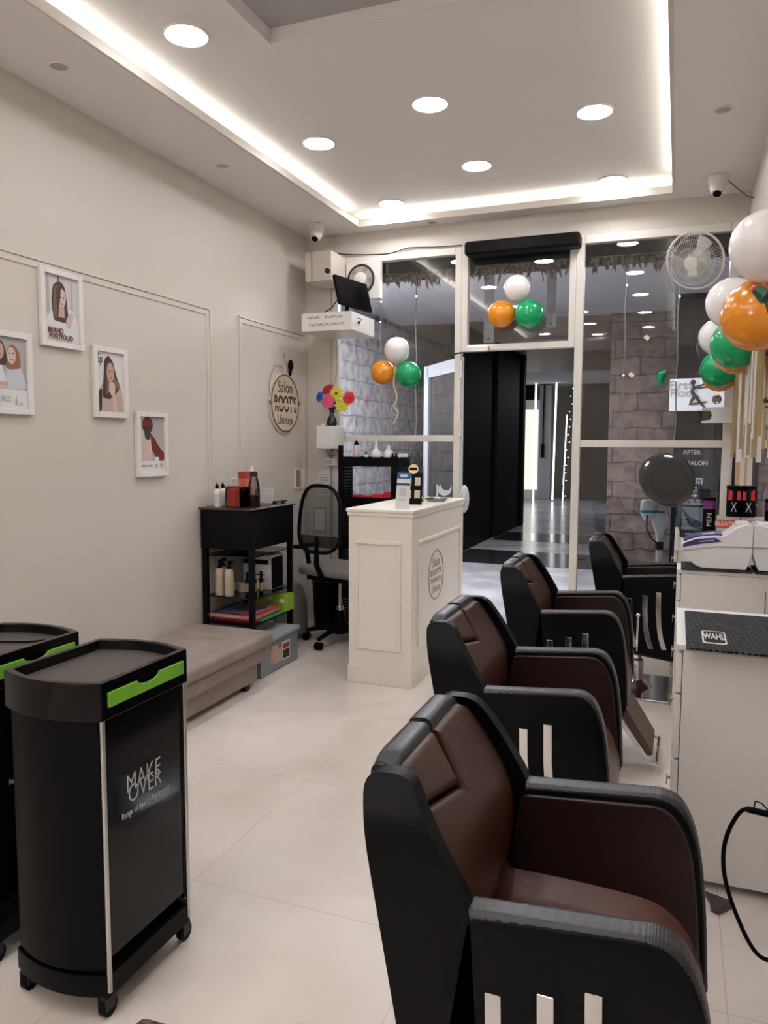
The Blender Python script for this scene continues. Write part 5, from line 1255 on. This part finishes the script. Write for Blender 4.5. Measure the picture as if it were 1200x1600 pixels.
# ================================================================== BACK LEFT PIER: box with vase, switches, papers
t = thing('white_box', 'white wall box with a vase on top, beside the left window', 'box', (-2.53, 5.25, 1.395))
build('case', MB().box(-2.575, -2.44, 5.20, YP, 1.395, 1.565), WHITE, t, bevel=0.006, world=True)
build('stopper', MB().cyl((-2.54, 5.24, 1.565), (-2.54, 5.24, 1.585), 0.012), WHITE, t, world=True)
vx, vy, vz = -2.485, 5.29, 1.566
t = thing('vase', 'dark brown narrow-waisted vase on the white wall box', 'vase', (vx, vy, vz))
build('body', MB().lathe([(0, 0), (0.034, 0), (0.042, 0.02), (0.036, 0.05), (0.016, 0.085), (0.016, 0.11), (0.028, 0.145), (0.024, 0.145), (0.012, 0.10), (0, 0.1)], n=20), mat('dark_vase', (0.012, 0.008, 0.008), 0.2), t)
def flower(label, du, dz, dy, rad, col, n=14, face=(0, -1, 0.1), eye=None, layers=2):
    c = Vector((vx+du, vy+dy, vz+dz)); fz_ = Vector(face).normalized()
    t = thing('flower', label, 'flower', c, 0, 'artificial flowers in the dark vase')
    build('stem', MB().tube([Vector((vx, vy, vz+0.11))-c, Vector((du*0.4, dy*0.4, dz-0.05))+Vector((vx, vy, vz))-c, -fz_*0.006], 0.003, 6), mat('green_stem', (0.03, 0.10, 0.02), 0.6), t)
    a = fz_.orthogonal().normalized(); b_ = fz_.cross(a); b = MB()
    for ly in range(layers):
        rr_ = rad*(1-0.3*ly)
        for k in range(n):
            an = 2*PI*(k+0.5*ly)/n; d = a*math.cos(an)+b_*math.sin(an); s = fz_.cross(d)*rr_*math.sin(PI/n)*0.8
            o_ = fz_*(0.004*ly)
            b.fan([o_+d*rr_*0.12, o_+d*rr_*0.6+s+fz_*0.010, o_+d*rr_*0.92+s*0.6+fz_*0.004, o_+d*rr_, o_+d*rr_*0.92-s*0.6+fz_*0.004, o_+d*rr_*0.6-s+fz_*0.010])
    build('petals', b, mat('petal_%s' % label.split()[0], col, 0.6), t)
    build('flower_eye', MB().sphere(fz_*0.008, rad*0.18, n=10, m=6), eye or mat('petal_%s' % label.split()[0], col, 0.6), t)
EYE = mat('dark_flower_eye', (0.03, 0.015, 0.01), 0.7)
flower('crimson flower at the top left of the bouquet', -0.035, 0.275, 0.01, 0.058, (0.45, 0.01, 0.06), face=(-0.2, -1, 0.6))
flower('yellow flower at the top right of the bouquet', 0.045, 0.245, -0.01, 0.062, (0.62, 0.55, 0.02), face=(0.1, -1, 0.3), eye=EYE)
flower('blue flower at the left of the bouquet', -0.10, 0.225, 0.0, 0.045, (0.01, 0.13, 0.60), face=(-0.5, -1, 0.2))
flower('pink flower in the middle of the bouquet', -0.015, 0.19, -0.03, 0.062, (0.75, 0.10, 0.22), face=(-0.1, -1, 0.1))
flower('lemon flower low at the right of the bouquet', 0.085, 0.16, 0.0, 0.058, (0.62, 0.58, 0.05), face=(0.7, -1, -0.1), n=10)
flower('red round flower at the far right of the bouquet', 0.135, 0.215, 0.02, 0.052, (0.60, 0.01, 0.01), face=(0.8, -1, 0.1), eye=EYE, n=18, layers=3)
flower('purple flower below the yellow one in the bouquet', 0.045, 0.165, 0.0, 0.04, (0.16, 0.02, 0.12), face=(0.2, -1, -0.2))
t = thing('switch_box', 'small white switch box below the white wall box', 'switch', (-2.545, YP, 1.26))
build('plate', MB().box(-2.60, -2.50, YP-0.025, YP, 1.26, 1.32), WHITE, t, bevel=0.003, world=True)
build('rocker', MB().box(-2.59, -2.57, YP-0.029, YP-0.025, 1.275, 1.305).box(-2.56, -2.54, YP-0.029, YP-0.025, 1.275, 1.305), PLGREY, t, world=True)
tag(build('cable', MB().tube([(-2.59, 5.40, 1.38), (-2.56, 5.39, 1.35), (-2.53, 5.39, 1.39), (-2.5, 5.39, 1.34), (-2.57, 5.39, 1.34), (-2.52, 5.39, 1.32)], 0.003, 5), DARK), 'tangle of thin cable between the wall box and the switch', 'cable')
tag(build('cable', MB().tube([(-2.50, 5.41, 2.24), (-2.495, 5.415, 2.0), (-2.54, 5.415, 1.85), (-2.54, 5.415, 1.72)], 0.003, 5), mat('beige_cable', (0.4, 0.35, 0.28), 0.6)), 'thin beige cable running down the pier behind the flowers', 'cable')
tag(build('cable', MB().tube([(-2.50, 5.42, 1.38), (-2.49, 5.42, 1.2), (-2.46, 5.42, 1.0), (-2.48, 5.42, 0.6), (-2.46, 5.42, 0.3)], 0.003, 5), MATS['beige_cable']), 'thin beige cable running down the pier below the wall box', 'cable')
for k, (y, lb, m_) in enumerate(((5.27, 'framed notice card with brown picture on the left wall by the corner', mat('brown_card', (0.30, 0.24, 0.16), 0.5)), (5.39, 'narrow printed notice card on the left wall in the corner', PAPER))):
    t = thing('notice_card', lb, 'notice', (XL+0.02, y, 1.07))
    build('backing', MB().box(XL+0.001, XL+0.012, y-0.05, y+0.035, 1.08, 1.235), WHITE, t, world=True)
    build('print', MB().box(XL+0.012, XL+0.013, y-0.042, y+0.027, 1.095, 1.225), m_, t, world=True)
t = thing('notice_sheet', 'white printed notice sheet on the pier beside the window', 'notice', (-2.56, YP, 1.0))
build('sheet', MB().box(-2.66, -2.56, YP-0.004, YP-0.001, 1.02, 1.22), PAPER, t, world=True)
b = MB()
for k in range(8): b.box(-2.65, -2.575, YP-0.005, YP-0.004, 1.04+0.02*k, 1.048+0.02*k)
build('text_lines', b, PGREY, t, world=True)
tag(build('notice_sheet', MB().box(-2.71, -2.60, YP-0.004, YP-0.001, 0.72, 0.93).m(1).box(-2.70, -2.61, YP-0.005, YP-0.004, 0.74, 0.91), [PGREY, PAPER]), 'grey bordered sheet seen through the office chair mesh', 'notice')

# ================================================================== BALLOONS
BW = mat('white_balloon', (0.88, 0.85, 0.85), 0.25, coat=0.3); BO = mat('orange_balloon', (0.80, 0.28, 0.01), 0.25, coat=0.3); BG = mat('green_balloon', (0.0, 0.36, 0.12), 0.25, coat=0.3)
def balloon(c, r, m, label, knot=(0, 0, -1), group=None):
    t = thing('balloon', label, 'balloon', c, 0, group)
    k = Vector(knot).normalized(); q = Vector((0, 0, -1)).rotation_difference(k).to_matrix()
    n = 20; pr = []
    for i in range(n+1):
        a_ = PI*i/n; pr.append((r*math.sin(a_)*(1-0.02*math.cos(a_)), -r*math.cos(a_)*(1.06 if a_ < PI/2 else 1.0)))
    build('skin', MB().lathe(pr, n=32, M=q), m, t)
    build('knot', MB().lathe([(0.0, -r*1.05), (r*0.05, -r*1.06), (r*0.10, -r*1.13), (0, -r*1.13)], n=10, M=q), m, t)
    return t
G1 = 'balloons taped to the left window'; G2 = 'balloons taped over the doorway'; G3 = 'balloons in the garland on the right wall'
def bal(u, v, y, rp, m, lb, g, knot=(0, 0, -1)):
    c = at_y(u, v, y); d = (c-Vector((0, 0, H))).dot(CM @ Vector((0, 0, -1))); r = rp*d/FPX
    return balloon(c, r, m, lb, knot, g)
yb = YB-0.088
bal(620, 547, yb, 20, BW, 'white balloon, top of the cluster on the left window', G1, (0, 0, -1))
bal(598, 582, yb, 18.5, BO, 'orange balloon on the left window', G1, (1, 0, 0.1))
bal(638, 585, yb, 19.5, BG, 'green balloon on the left window', G1, (-1, 0, 0.2))
bal(808, 450, yb-0.003, 20.5, BW, 'white balloon, top of the cluster over the doorway', G2, (0.1, 0, -1))
bal(783, 491, yb-0.003, 20.5, BO, 'orange balloon over the doorway', G2, (1, 0, 0.3))
bal(827, 491, yb-0.005, 22, BG, 'green balloon over the doorway', G2, (-1, 0, 0.3))
rb = [at_y(u, v, yb-0.04) for u, v in ((618, 572), (615, 600), (620, 620), (616, 635), (622, 645), (615, 662))]
tag(build('ribbon', MB().tube(interp([tuple(p_) for p_ in rb], 5), 0.006, 6).tube([at_y(u, v, yb-0.04) for u, v in ((618, 628), (612, 636), (612, 644), (618, 650))], 0.003, 5), mat('cream_ribbon', (0.65, 0.52, 0.38), 0.4)), 'curly cream ribbon hanging from the left window balloons', 'ribbon')
# right wall garland (follows the wall at x about 0.25)
def baly(u, v, y, rp, m, lb, knot=(0, 0, -1)):
    c = at_y(u, v, y); d = (c-Vector((0, 0, H))).dot(CM @ Vector((0, 0, -1))); r = rp*d/FPX
    return balloon(c, min(r, XR-c.x-0.002), m, lb, knot, G3)
def balx(u, v, x, rp, m, lb, knot=(0, 0, -1)):
    c = at_x(u, v, x); d = (c-Vector((0, 0, H))).dot(CM @ Vector((0, 0, -1))); r = rp*d/FPX
    return balloon(c, min(r, XR-x-0.002), m, lb, knot, G3)
balx(1197, 383, 0.252, 64, BW, 'largest white balloon at the right edge, nearest in the wall garland', (0, 0.2, -1))
balx(1184, 493, 0.245, 56, BO, 'largest orange balloon at the right edge of the view', (0.2, 0.3, 0.9))
balx(1143, 473, 0.235, 38, BW, 'second white balloon of the garland, behind the large orange one', (0.2, 0.2, -1))
balx(1150, 538, 0.240, 38, BG, 'nearer green balloon of the wall garland', (0.05, -1, 0.1))
baly(1150, 551, at_x(1150, 538, 0.240).y+0.19, 33, BO, 'orange balloon peeking out beneath the nearer green balloon', (0.3, 0.3, 0.9))
baly(1120, 526, 5.22, 27, BW, 'farthest white balloon of the wall garland', (0.3, 0.3, -1))
baly(1124, 576, 5.06, 28.5, BG, 'farther green balloon of the wall garland', (0.05, -1, 0.1))
baly(1125, 585, 5.25, 26.5, BO, 'farthest orange balloon beneath the farther green balloon', (0.3, 0.3, 0.9))
kp = at_x(1181, 452, 0.17)
tag(build('balloon_tie', MB().sphere(kp+Vector((0, 0, 0.0)), 0.012, n=10, m=8).m(1).tube([kp, kp+Vector((0.02, -0.01, -0.02)), kp+Vector((0.05, 0, -0.03))], [0.012, 0.02, 0.012], 8).tube([kp+Vector((0.03, -0.01, -0.02)), kp+Vector((0.04, -0.01, -0.08)), kp+Vector((0.042, -0.01, -0.10))], [0.014, 0.006, 0.009], 8), [RED, mat('dark_green_rubber', (0.005, 0.06, 0.03), 0.3)]), 'dark green rubber knot and red band on the large orange balloon', 'balloon tie')
g = at_y(1033, 585, YB-0.05)
tag(build('balloon_scrap', MB().tube([g+Vector((0.03, 0, 0.02)), g, g+Vector((-0.005, 0, -0.08))], [0.012, 0.028, 0.005], 8), BG), 'green burst balloon scrap taped to the right window', 'balloon scrap')
for k, (u, v) in enumerate(((1010, 528), (986, 586))):
    g = at_y(u, v, YB-0.0)
    tag(build('tape_scrap', MB().prism([(g.x-0.02, g.z+0.005), (g.x, g.z+0.022), (g.x+0.024, g.z), (g.x+0.006, g.z-0.02)], 'xz', YB+0.001, YB+0.003), WHITE), 'scrap of white tape on the right window, %s one' % ('upper' if k == 0 else 'lower'), 'tape')

# ================================================================== RIGHT WALL: mirrors, tan strips, gold and white bars
t = thing('wall_mirror', 'long wall mirror above the white stations on the right wall', 'mirror', (XR-0.006, 3.6, 0.82))
build('mirror_glass', MB().box(XR-0.008, XR-0.001, 2.2, 4.99, 0.825, 2.0), MIRROR, t, world=True)
build('top_rail', MB().box(XR-0.014, XR-0.001, 2.2, 4.99, 2.001, 2.02), STEEL, t, world=True)
tag(build('wall_strip', MB().box(XR-0.036, XR-0.001, 5.03, 5.16, 0.90, 2.0), TAN, bevel=0.002), 'tan wooden strip standing at the far end of the wall mirror', 'wall strip')
tag(build('wall_strip', MB().box(XR-0.020, XR-0.001, 4.995, 5.025, 0.90, 2.0), WHITE, bevel=0.002), 'white strip between the wall mirror and the tan strip', 'wall strip')
def bars(y0, n, label, seed):
    rnd = random.Random(seed); t = thing('bar_ornament', label, 'wall ornament', (XR-0.05, y0, 1.5))
    for k in range(n):
        y = y0+k*0.085; zc_ = 1.72+rnd.uniform(-0.10, 0.10); L_ = 0.20+0.1*rnd.random(); w_ = rnd.random() < 0.35
        build('bar', MB().box(XR-0.07, XR-0.055+0.01*w_, y, y+(0.035 if w_ else 0.014), zc_-L_, zc_+L_), WHITE if w_ else GOLD, t, world=True, bevel=0.001)
    build('cross_rod', MB().cyl((XR-0.045, y0-0.02, 1.62), (XR-0.045, y0+n*0.085, 1.62), 0.005, n=8).cyl((XR-0.045, y0-0.02, 1.82), (XR-0.045, y0+n*0.085, 1.82), 0.005, n=8), DARK, t, world=True)
    build('wall_stud', MB().cyl((XR-0.045, y0+0.2, 1.62), (XR-0.014, y0+0.2, 1.62), 0.006, n=8).cyl((XR-0.045, y0+0.2, 1.82), (XR-0.014, y0+0.2, 1.82), 0.006, n=8), DARK, t, world=True)
bars(4.43, 9, 'gold and white vertical bar ornament on the far end of the right wall', 3)
bars(3.45, 9, 'gold and white vertical bar ornament above the middle station', 5)
# white shelf bracket with concave end
a = at_y(1097, 637, 5.36); c = at_y(1148, 661, 5.36)
pl = [(a.x, a.z), (XR-0.03, a.z), (XR-0.03, c.z), (a.x, c.z), (a.x, c.z+0.014), (a.x+0.05, c.z+0.02), (a.x+0.062, (a.z+c.z)/2), (a.x+0.05, a.z-0.02), (a.x, a.z-0.014)]
tag(build('wall_bracket_shelf', MB().prism(pl, 'xz', 5.30, 5.40), WHITE, bevel=0.002), 'white wall shelf with a scooped end below the far balloons', 'shelf')
tag(build('glass_globe', MB().sphere(at_y(1120, 625, 5.35)+Vector((0, 0, 0.004)), 0.03, n=18, m=12), mat('warm_globe', (0.5, 0.45, 0.38), 0.1, trans=0.6)), 'small glass globe standing on the white scooped shelf', 'globe')

# ================================================================== STATIONS on the right
def station(x0, y0, y1, z1, label, drawers=True):
    t = thing('styling_station', label, 'cabinet', ((x0+XS)/2, (y0+y1)/2, 0), 0, 'white styling stations under the mirrors')
    build('carcass', MB().box(x0+0.022, XS-0.002, y0, y1, 0.03, z1-0.001), LAM, t, bevel=0.002, world=True)
    build('top', MB().box(x0+0.0, XS-0.002, y0-0.002, y1+0.002, z1, z1+0.018), LAM, t, bevel=0.002, world=True)
    zs = [0.05, 0.42, z1-0.145, z1-0.008] if drawers else [0.05, z1-0.008]
    for i in range(len(zs)-1):
        d = build('drawer', MB().box(x0, x0+0.020, y0+0.003, y1-0.003, zs[i]+0.004, zs[i+1]-0.004), LAM, t, bevel=0.002, world=True)
        zc_ = (zs[i]+zs[i+1])/2
        build('key_knob', MB().cyl((x0, (y0+y1)/2, zc_), (x0-0.012, (y0+y1)/2, zc_), 0.006, n=8).box(x0-0.014, x0-0.010, (y0+y1)/2-0.004, (y0+y1)/2+0.004, zc_-0.025, zc_+0.012), GOLD, d, world=True)
    for y in (y0+0.05, y1-0.05):
        build('foot', MB().box(x0+0.05, x0+0.08, y-0.015, y+0.015, 0, 0.03).box(XS-0.08, XS-0.05, y-0.015, y+0.015, 0, 0.03), DARK, t, world=True)
    return t
station(0.016, 2.54, 3.12, 0.782, 'white station cabinet nearest the camera, with the lettered mat on top')
station(0.016, 4.10, 4.33, 0.782, 'white station cabinet carrying the white machine')
station(-0.002, 4.95, 5.42, 0.782, 'white station cabinet at the glass front, with the ribbed mat')
# rubber mats
def rubber_mat(x0, x1, y0, y1, z, label, logo):
    t = thing('rubber_mat', label, 'mat', ((x0+x1)/2, (y0+y1)/2, z), 0, 'black rubber mats on the stations')
    build('sheet', MB().box(x0, x1, y0, y1, z, z+0.008), MATW, t, world=True, bevel=0.002)
    lx, ly = x0+0.085, y0+0.16
    if logo:
        pl = round_poly([(lx-0.036, ly-0.085), (lx+0.036, ly-0.085), (lx+0.036, ly+0.085), (lx-0.036, ly+0.085)], 0.016)
        build('logo_border', MB().prism(pl, 'xy', z+0.008, z+0.0095), WHITE, t, world=True)
        pl = round_poly([(lx-0.031, ly-0.075), (lx+0.031, ly-0.075), (lx+0.031, ly+0.075), (lx-0.031, ly+0.075)], 0.013)
        build('logo_field', MB().prism(pl, 'xy', z+0.0096, z+0.0102), BLACK, t, world=True)
        text('WAHL', 0.11, (lx, ly, z+0.0108), (0, 0, 0), WHITE, t, sx=0.20, bold=0.002)
    return t
rubber_mat(0.045, 0.362, 2.47, 3.03, 0.8015, 'large black textured rubber mat on the nearest white station', True)
rubber_mat(0.035, 0.362, 4.08, 4.335, 0.8015, 'black rubber mat under the white machine', False)
tag(build('side_ledge', MB().box(0.0, 0.022, 4.955, 5.40, 0.801, 0.885), LAM, bevel=0.002), 'white upstand along the front edge of the farthest station', 'ledge')
tag(build('riser', MB().box(0.024, 0.362, 4.965, 5.40, 0.801, 0.868), LAM, bevel=0.002), 'white riser box on the farthest station, under the cans and ribbed mat', 'riser')
z_ = 0.8695
t = thing('rubber_mat', 'small black ribbed mat on the farthest station', 'mat', (0.11, 5.15, z_), 0, 'black rubber mats on the stations')
build('sheet', MB().box(0.03, 0.165, 4.97, 5.34, z_, z_+0.008), BLACK, t, world=True)
b = MB()
for k in range(6): b.box(0.04+0.02*k, 0.05+0.02*k, 4.98, 5.33, z_+0.008, z_+0.010)
build('ribs', b, DARK, t, world=True)
build('logo_plate', MB().box(0.06, 0.12, 5.03, 5.08, z_+0.010, z_+0.0112), WHITE, t, world=True)
# white machine (steriliser / wax heater shape) on station two
mz = 0.8105
t = thing('salon_machine', 'white and purple table machine on the middle station', 'machine', (0.19, 4.25, mz))
prof = round_poly([(0.05, 0.055), (0.03, 0.10), (0.035, 0.125), (0.10, 0.155), (0.18, 0.168), (0.235, 0.168), (0.29, 0.215), (0.34, 0.232), (0.3612, 0.226), (0.3612, 0.085), (0.348, 0.04), (0.335, 0.002), (0.115, 0.002)], [0.01, 0.015, 0.02, 0.03, 0.02, 0.01, 0.02, 0.01, 0.0, 0.01, 0.02, 0.004, 0.03])
build('body', MB().prism([(x, z+mz) for x, z in prof], 'xz', 4.115, 4.325), mat('machine_white', (0.80, 0.78, 0.78), 0.25), t, bevel=0.003, seg=2, world=True)
build('purple_side', MB().prism([(x, z+mz) for x, z in round_poly([(0.040, 0.104), (0.043, 0.124), (0.10, 0.147), (0.19, 0.158), (0.222, 0.140), (0.14, 0.128)], 0.005)], 'xz', 4.1125, 4.116), mat('purple_panel', (0.045, 0.025, 0.16), 0.3), t, world=True)
build('display_side', MB().prism([(0.12, mz+0.139), (0.185, mz+0.148), (0.185, mz+0.143), (0.12, mz+0.134)], 'xz', 4.1118, 4.1125), PLGREY, t, world=True)
build('side_recess', MB().prism([(x, z+mz) for x, z in round_poly([(0.04, 0.090), (0.20, 0.118), (0.358, 0.122), (0.358, 0.116), (0.20, 0.111), (0.04, 0.082)], 0.004)], 'xz', 4.111, 4.117), mat('machine_grey_groove', (0.42, 0.40, 0.40), 0.4), t, world=True)
up = [(0.042, 0.134), (0.10, 0.161), (0.18, 0.174), (0.222, 0.175)]
b = MB(); b.prism([(x, z+mz) for x, z in up]+[(x, z+mz-0.012) for x, z in up[::-1]], 'xz', 4.14, 4.30)
build('purple_panel', b, mat('purple_panel', (0.045, 0.025, 0.16), 0.3), t, world=True)
b = MB(); b.prism([(0.13, mz+0.1675), (0.19, mz+0.1765), (0.19, mz+0.1735), (0.13, mz+0.1645)], 'xz', 4.16, 4.20)
build('grey_display', b, PLGREY, t, world=True)
build('lid_slot', MB().box(0.285, 0.345, 4.17, 4.27, mz+0.214, mz+0.236), WHITE, t, world=True, bevel=0.004)
# carton with red print and the two black cans
zc_ = 0.8695
_a, _c = at_y(1119, 838, 5.06), at_y(1178, 838, 5.06)
kx0, kx1, kz = _a.x-0.004, 0.358, at_y(1145, 806, 5.03).z
t = thing('bleaching_carton', 'white carton with red band behind the white machine', 'box', ((kx0+kx1)/2, 5.0, zc_))
build('carton', MB().box(kx0, kx1, 4.966, 5.028, zc_, kz), mat('carton_white', (0.62, 0.58, 0.55), 0.5), t, world=True, bevel=0.001)
build('red_band', MB().box(kx0, kx1, 4.9648, 4.9659, kz-0.07, kz-0.02), mat('coral_print', (0.62, 0.10, 0.06), 0.5), t, world=True)
text('BLEATINA', 0.036, ((kx0+kx1)/2, 4.964, kz-0.045), ON_BACK, mat('carton_pale', (0.75, 0.62, 0.56), 0.5), t, sx=0.9, bold=0.001)
def can(x, y, z, r, h, label, upper, name='spray_can'):
    t = thing(name, label, 'can', (x, y, z), 0, 'dark product cans on the far stations')
    build('body', MB().lathe([(0, 0), (r, 0), (r, h*0.9), (r*0.9, h*0.93), (0, h*0.93)], n=24), BLACK, t)
    build('lid', MB().cyl((0, 0, h*0.9), (0, 0, h), r*1.04, r*1.04), BLACK, t, bevel=0.003)
    return t
zk = kz+0.001; xa = 0.322
t = can(xa, 4.992, zk, 0.040, 0.185, 'black can with red handles and scissors emblem standing on the red print carton', None, 'product_can')
b = MB(); b.prism([(-0.033, 0.10), (-0.012, 0.10), (-0.01, 0.15), (-0.03, 0.165)], 'xz', -0.0415, -0.034).prism([(0.016, 0.10), (0.036, 0.10), (0.034, 0.155), (0.016, 0.15)], 'xz', -0.0415, -0.030)
build('red_patch', b, RED, t)
build('scissors_emblem', MB().tube([(-0.012, -0.0415, 0.085), (0.008, -0.0415, 0.045), (0.013, -0.041, 0.03)], 0.0022, 5).tube([(0.012, -0.0415, 0.085), (-0.008, -0.0415, 0.045), (-0.013, -0.041, 0.03)], 0.0022, 5), WHITE, t)
t = can(kx0-0.042, 5.03, zc_, 0.036, 0.245, 'tall black and purple can lettered MEN, left of the scissors cans', None, 'product_can')
build('purple_band', MB().lathe([(0.0385, 0.175), (0.0385, 0.225)], n=24), mat('purple_label', (0.16, 0.03, 0.16), 0.4), t)
text('MEN', 0.04, Vector((0.0, -0.0388, 0.11)), Matrix(((0, -1, 0), (0, 0, -1), (1, 0, 0))), PLGREY, t, world=False)

# hair dryer cord hanging at the near station + brown clip under it
pp = [at_y(u, v, 2.05) for u, v in ((1235, 1275), (1200, 1272), (1165, 1264), (1145, 1285), (1132, 1320), (1131, 1360), (1140, 1400), (1155, 1440), (1172, 1475), (1190, 1496), (1215, 1500), (1240, 1480))]
t = thing('dryer_cord', 'thick black appliance cord looping beside the nearest station', 'cord', (0.22, 2.05, 0.0))
# the dryer itself hangs in a holder beyond the frame on the station's side
build('cord', MB().tube(interp([tuple(p_) for p_ in pp], 5), 0.0055, 8), BLACK, t, world=True)
build('cord_sleeve', MB().tube([pp[2]+Vector((0.003, 0, 0)), pp[1], pp[0]], 0.0085, 10), BLACK, t, world=True)
build('hanging_loop', MB().tube([at_y(u, v, 2.05) for u, v in ((1178, 1263), (1180, 1252), (1190, 1255), (1200, 1266))], 0.002, 6), BLACK, t, world=True)
q = at_z(1145, 1405, 0.01)
tag(build('door_stop', MB().prism([(0.13, 2.50), (0.21, 2.47), (0.19, 2.44), (0.165, 2.41), (0.145, 2.42), (0.142, 2.46)], 'xy', 0.001, 0.022), mat('purple_brown_plastic', (0.06, 0.035, 0.045), 0.4), bevel=0.003), 'purple brown clip lying on the floor at the foot of the near station', 'clip')
tag(build('hair_clip', MB().prism([tuple(at_z(u, v, 0.012).xy) for u, v in ((222, 1592), (232, 1592), (262, 1600), (300, 1640), (215, 1640), (208, 1602))], 'xy', 0.001, 0.012), mat('dark_maroon_cloth', (0.07, 0.02, 0.02), 0.6, noise=(60, (0.2, 0.12, 0.1), 0.5, 0.6)), bevel=0.002), 'small maroon patterned pouch on the floor at the bottom edge', 'pouch')
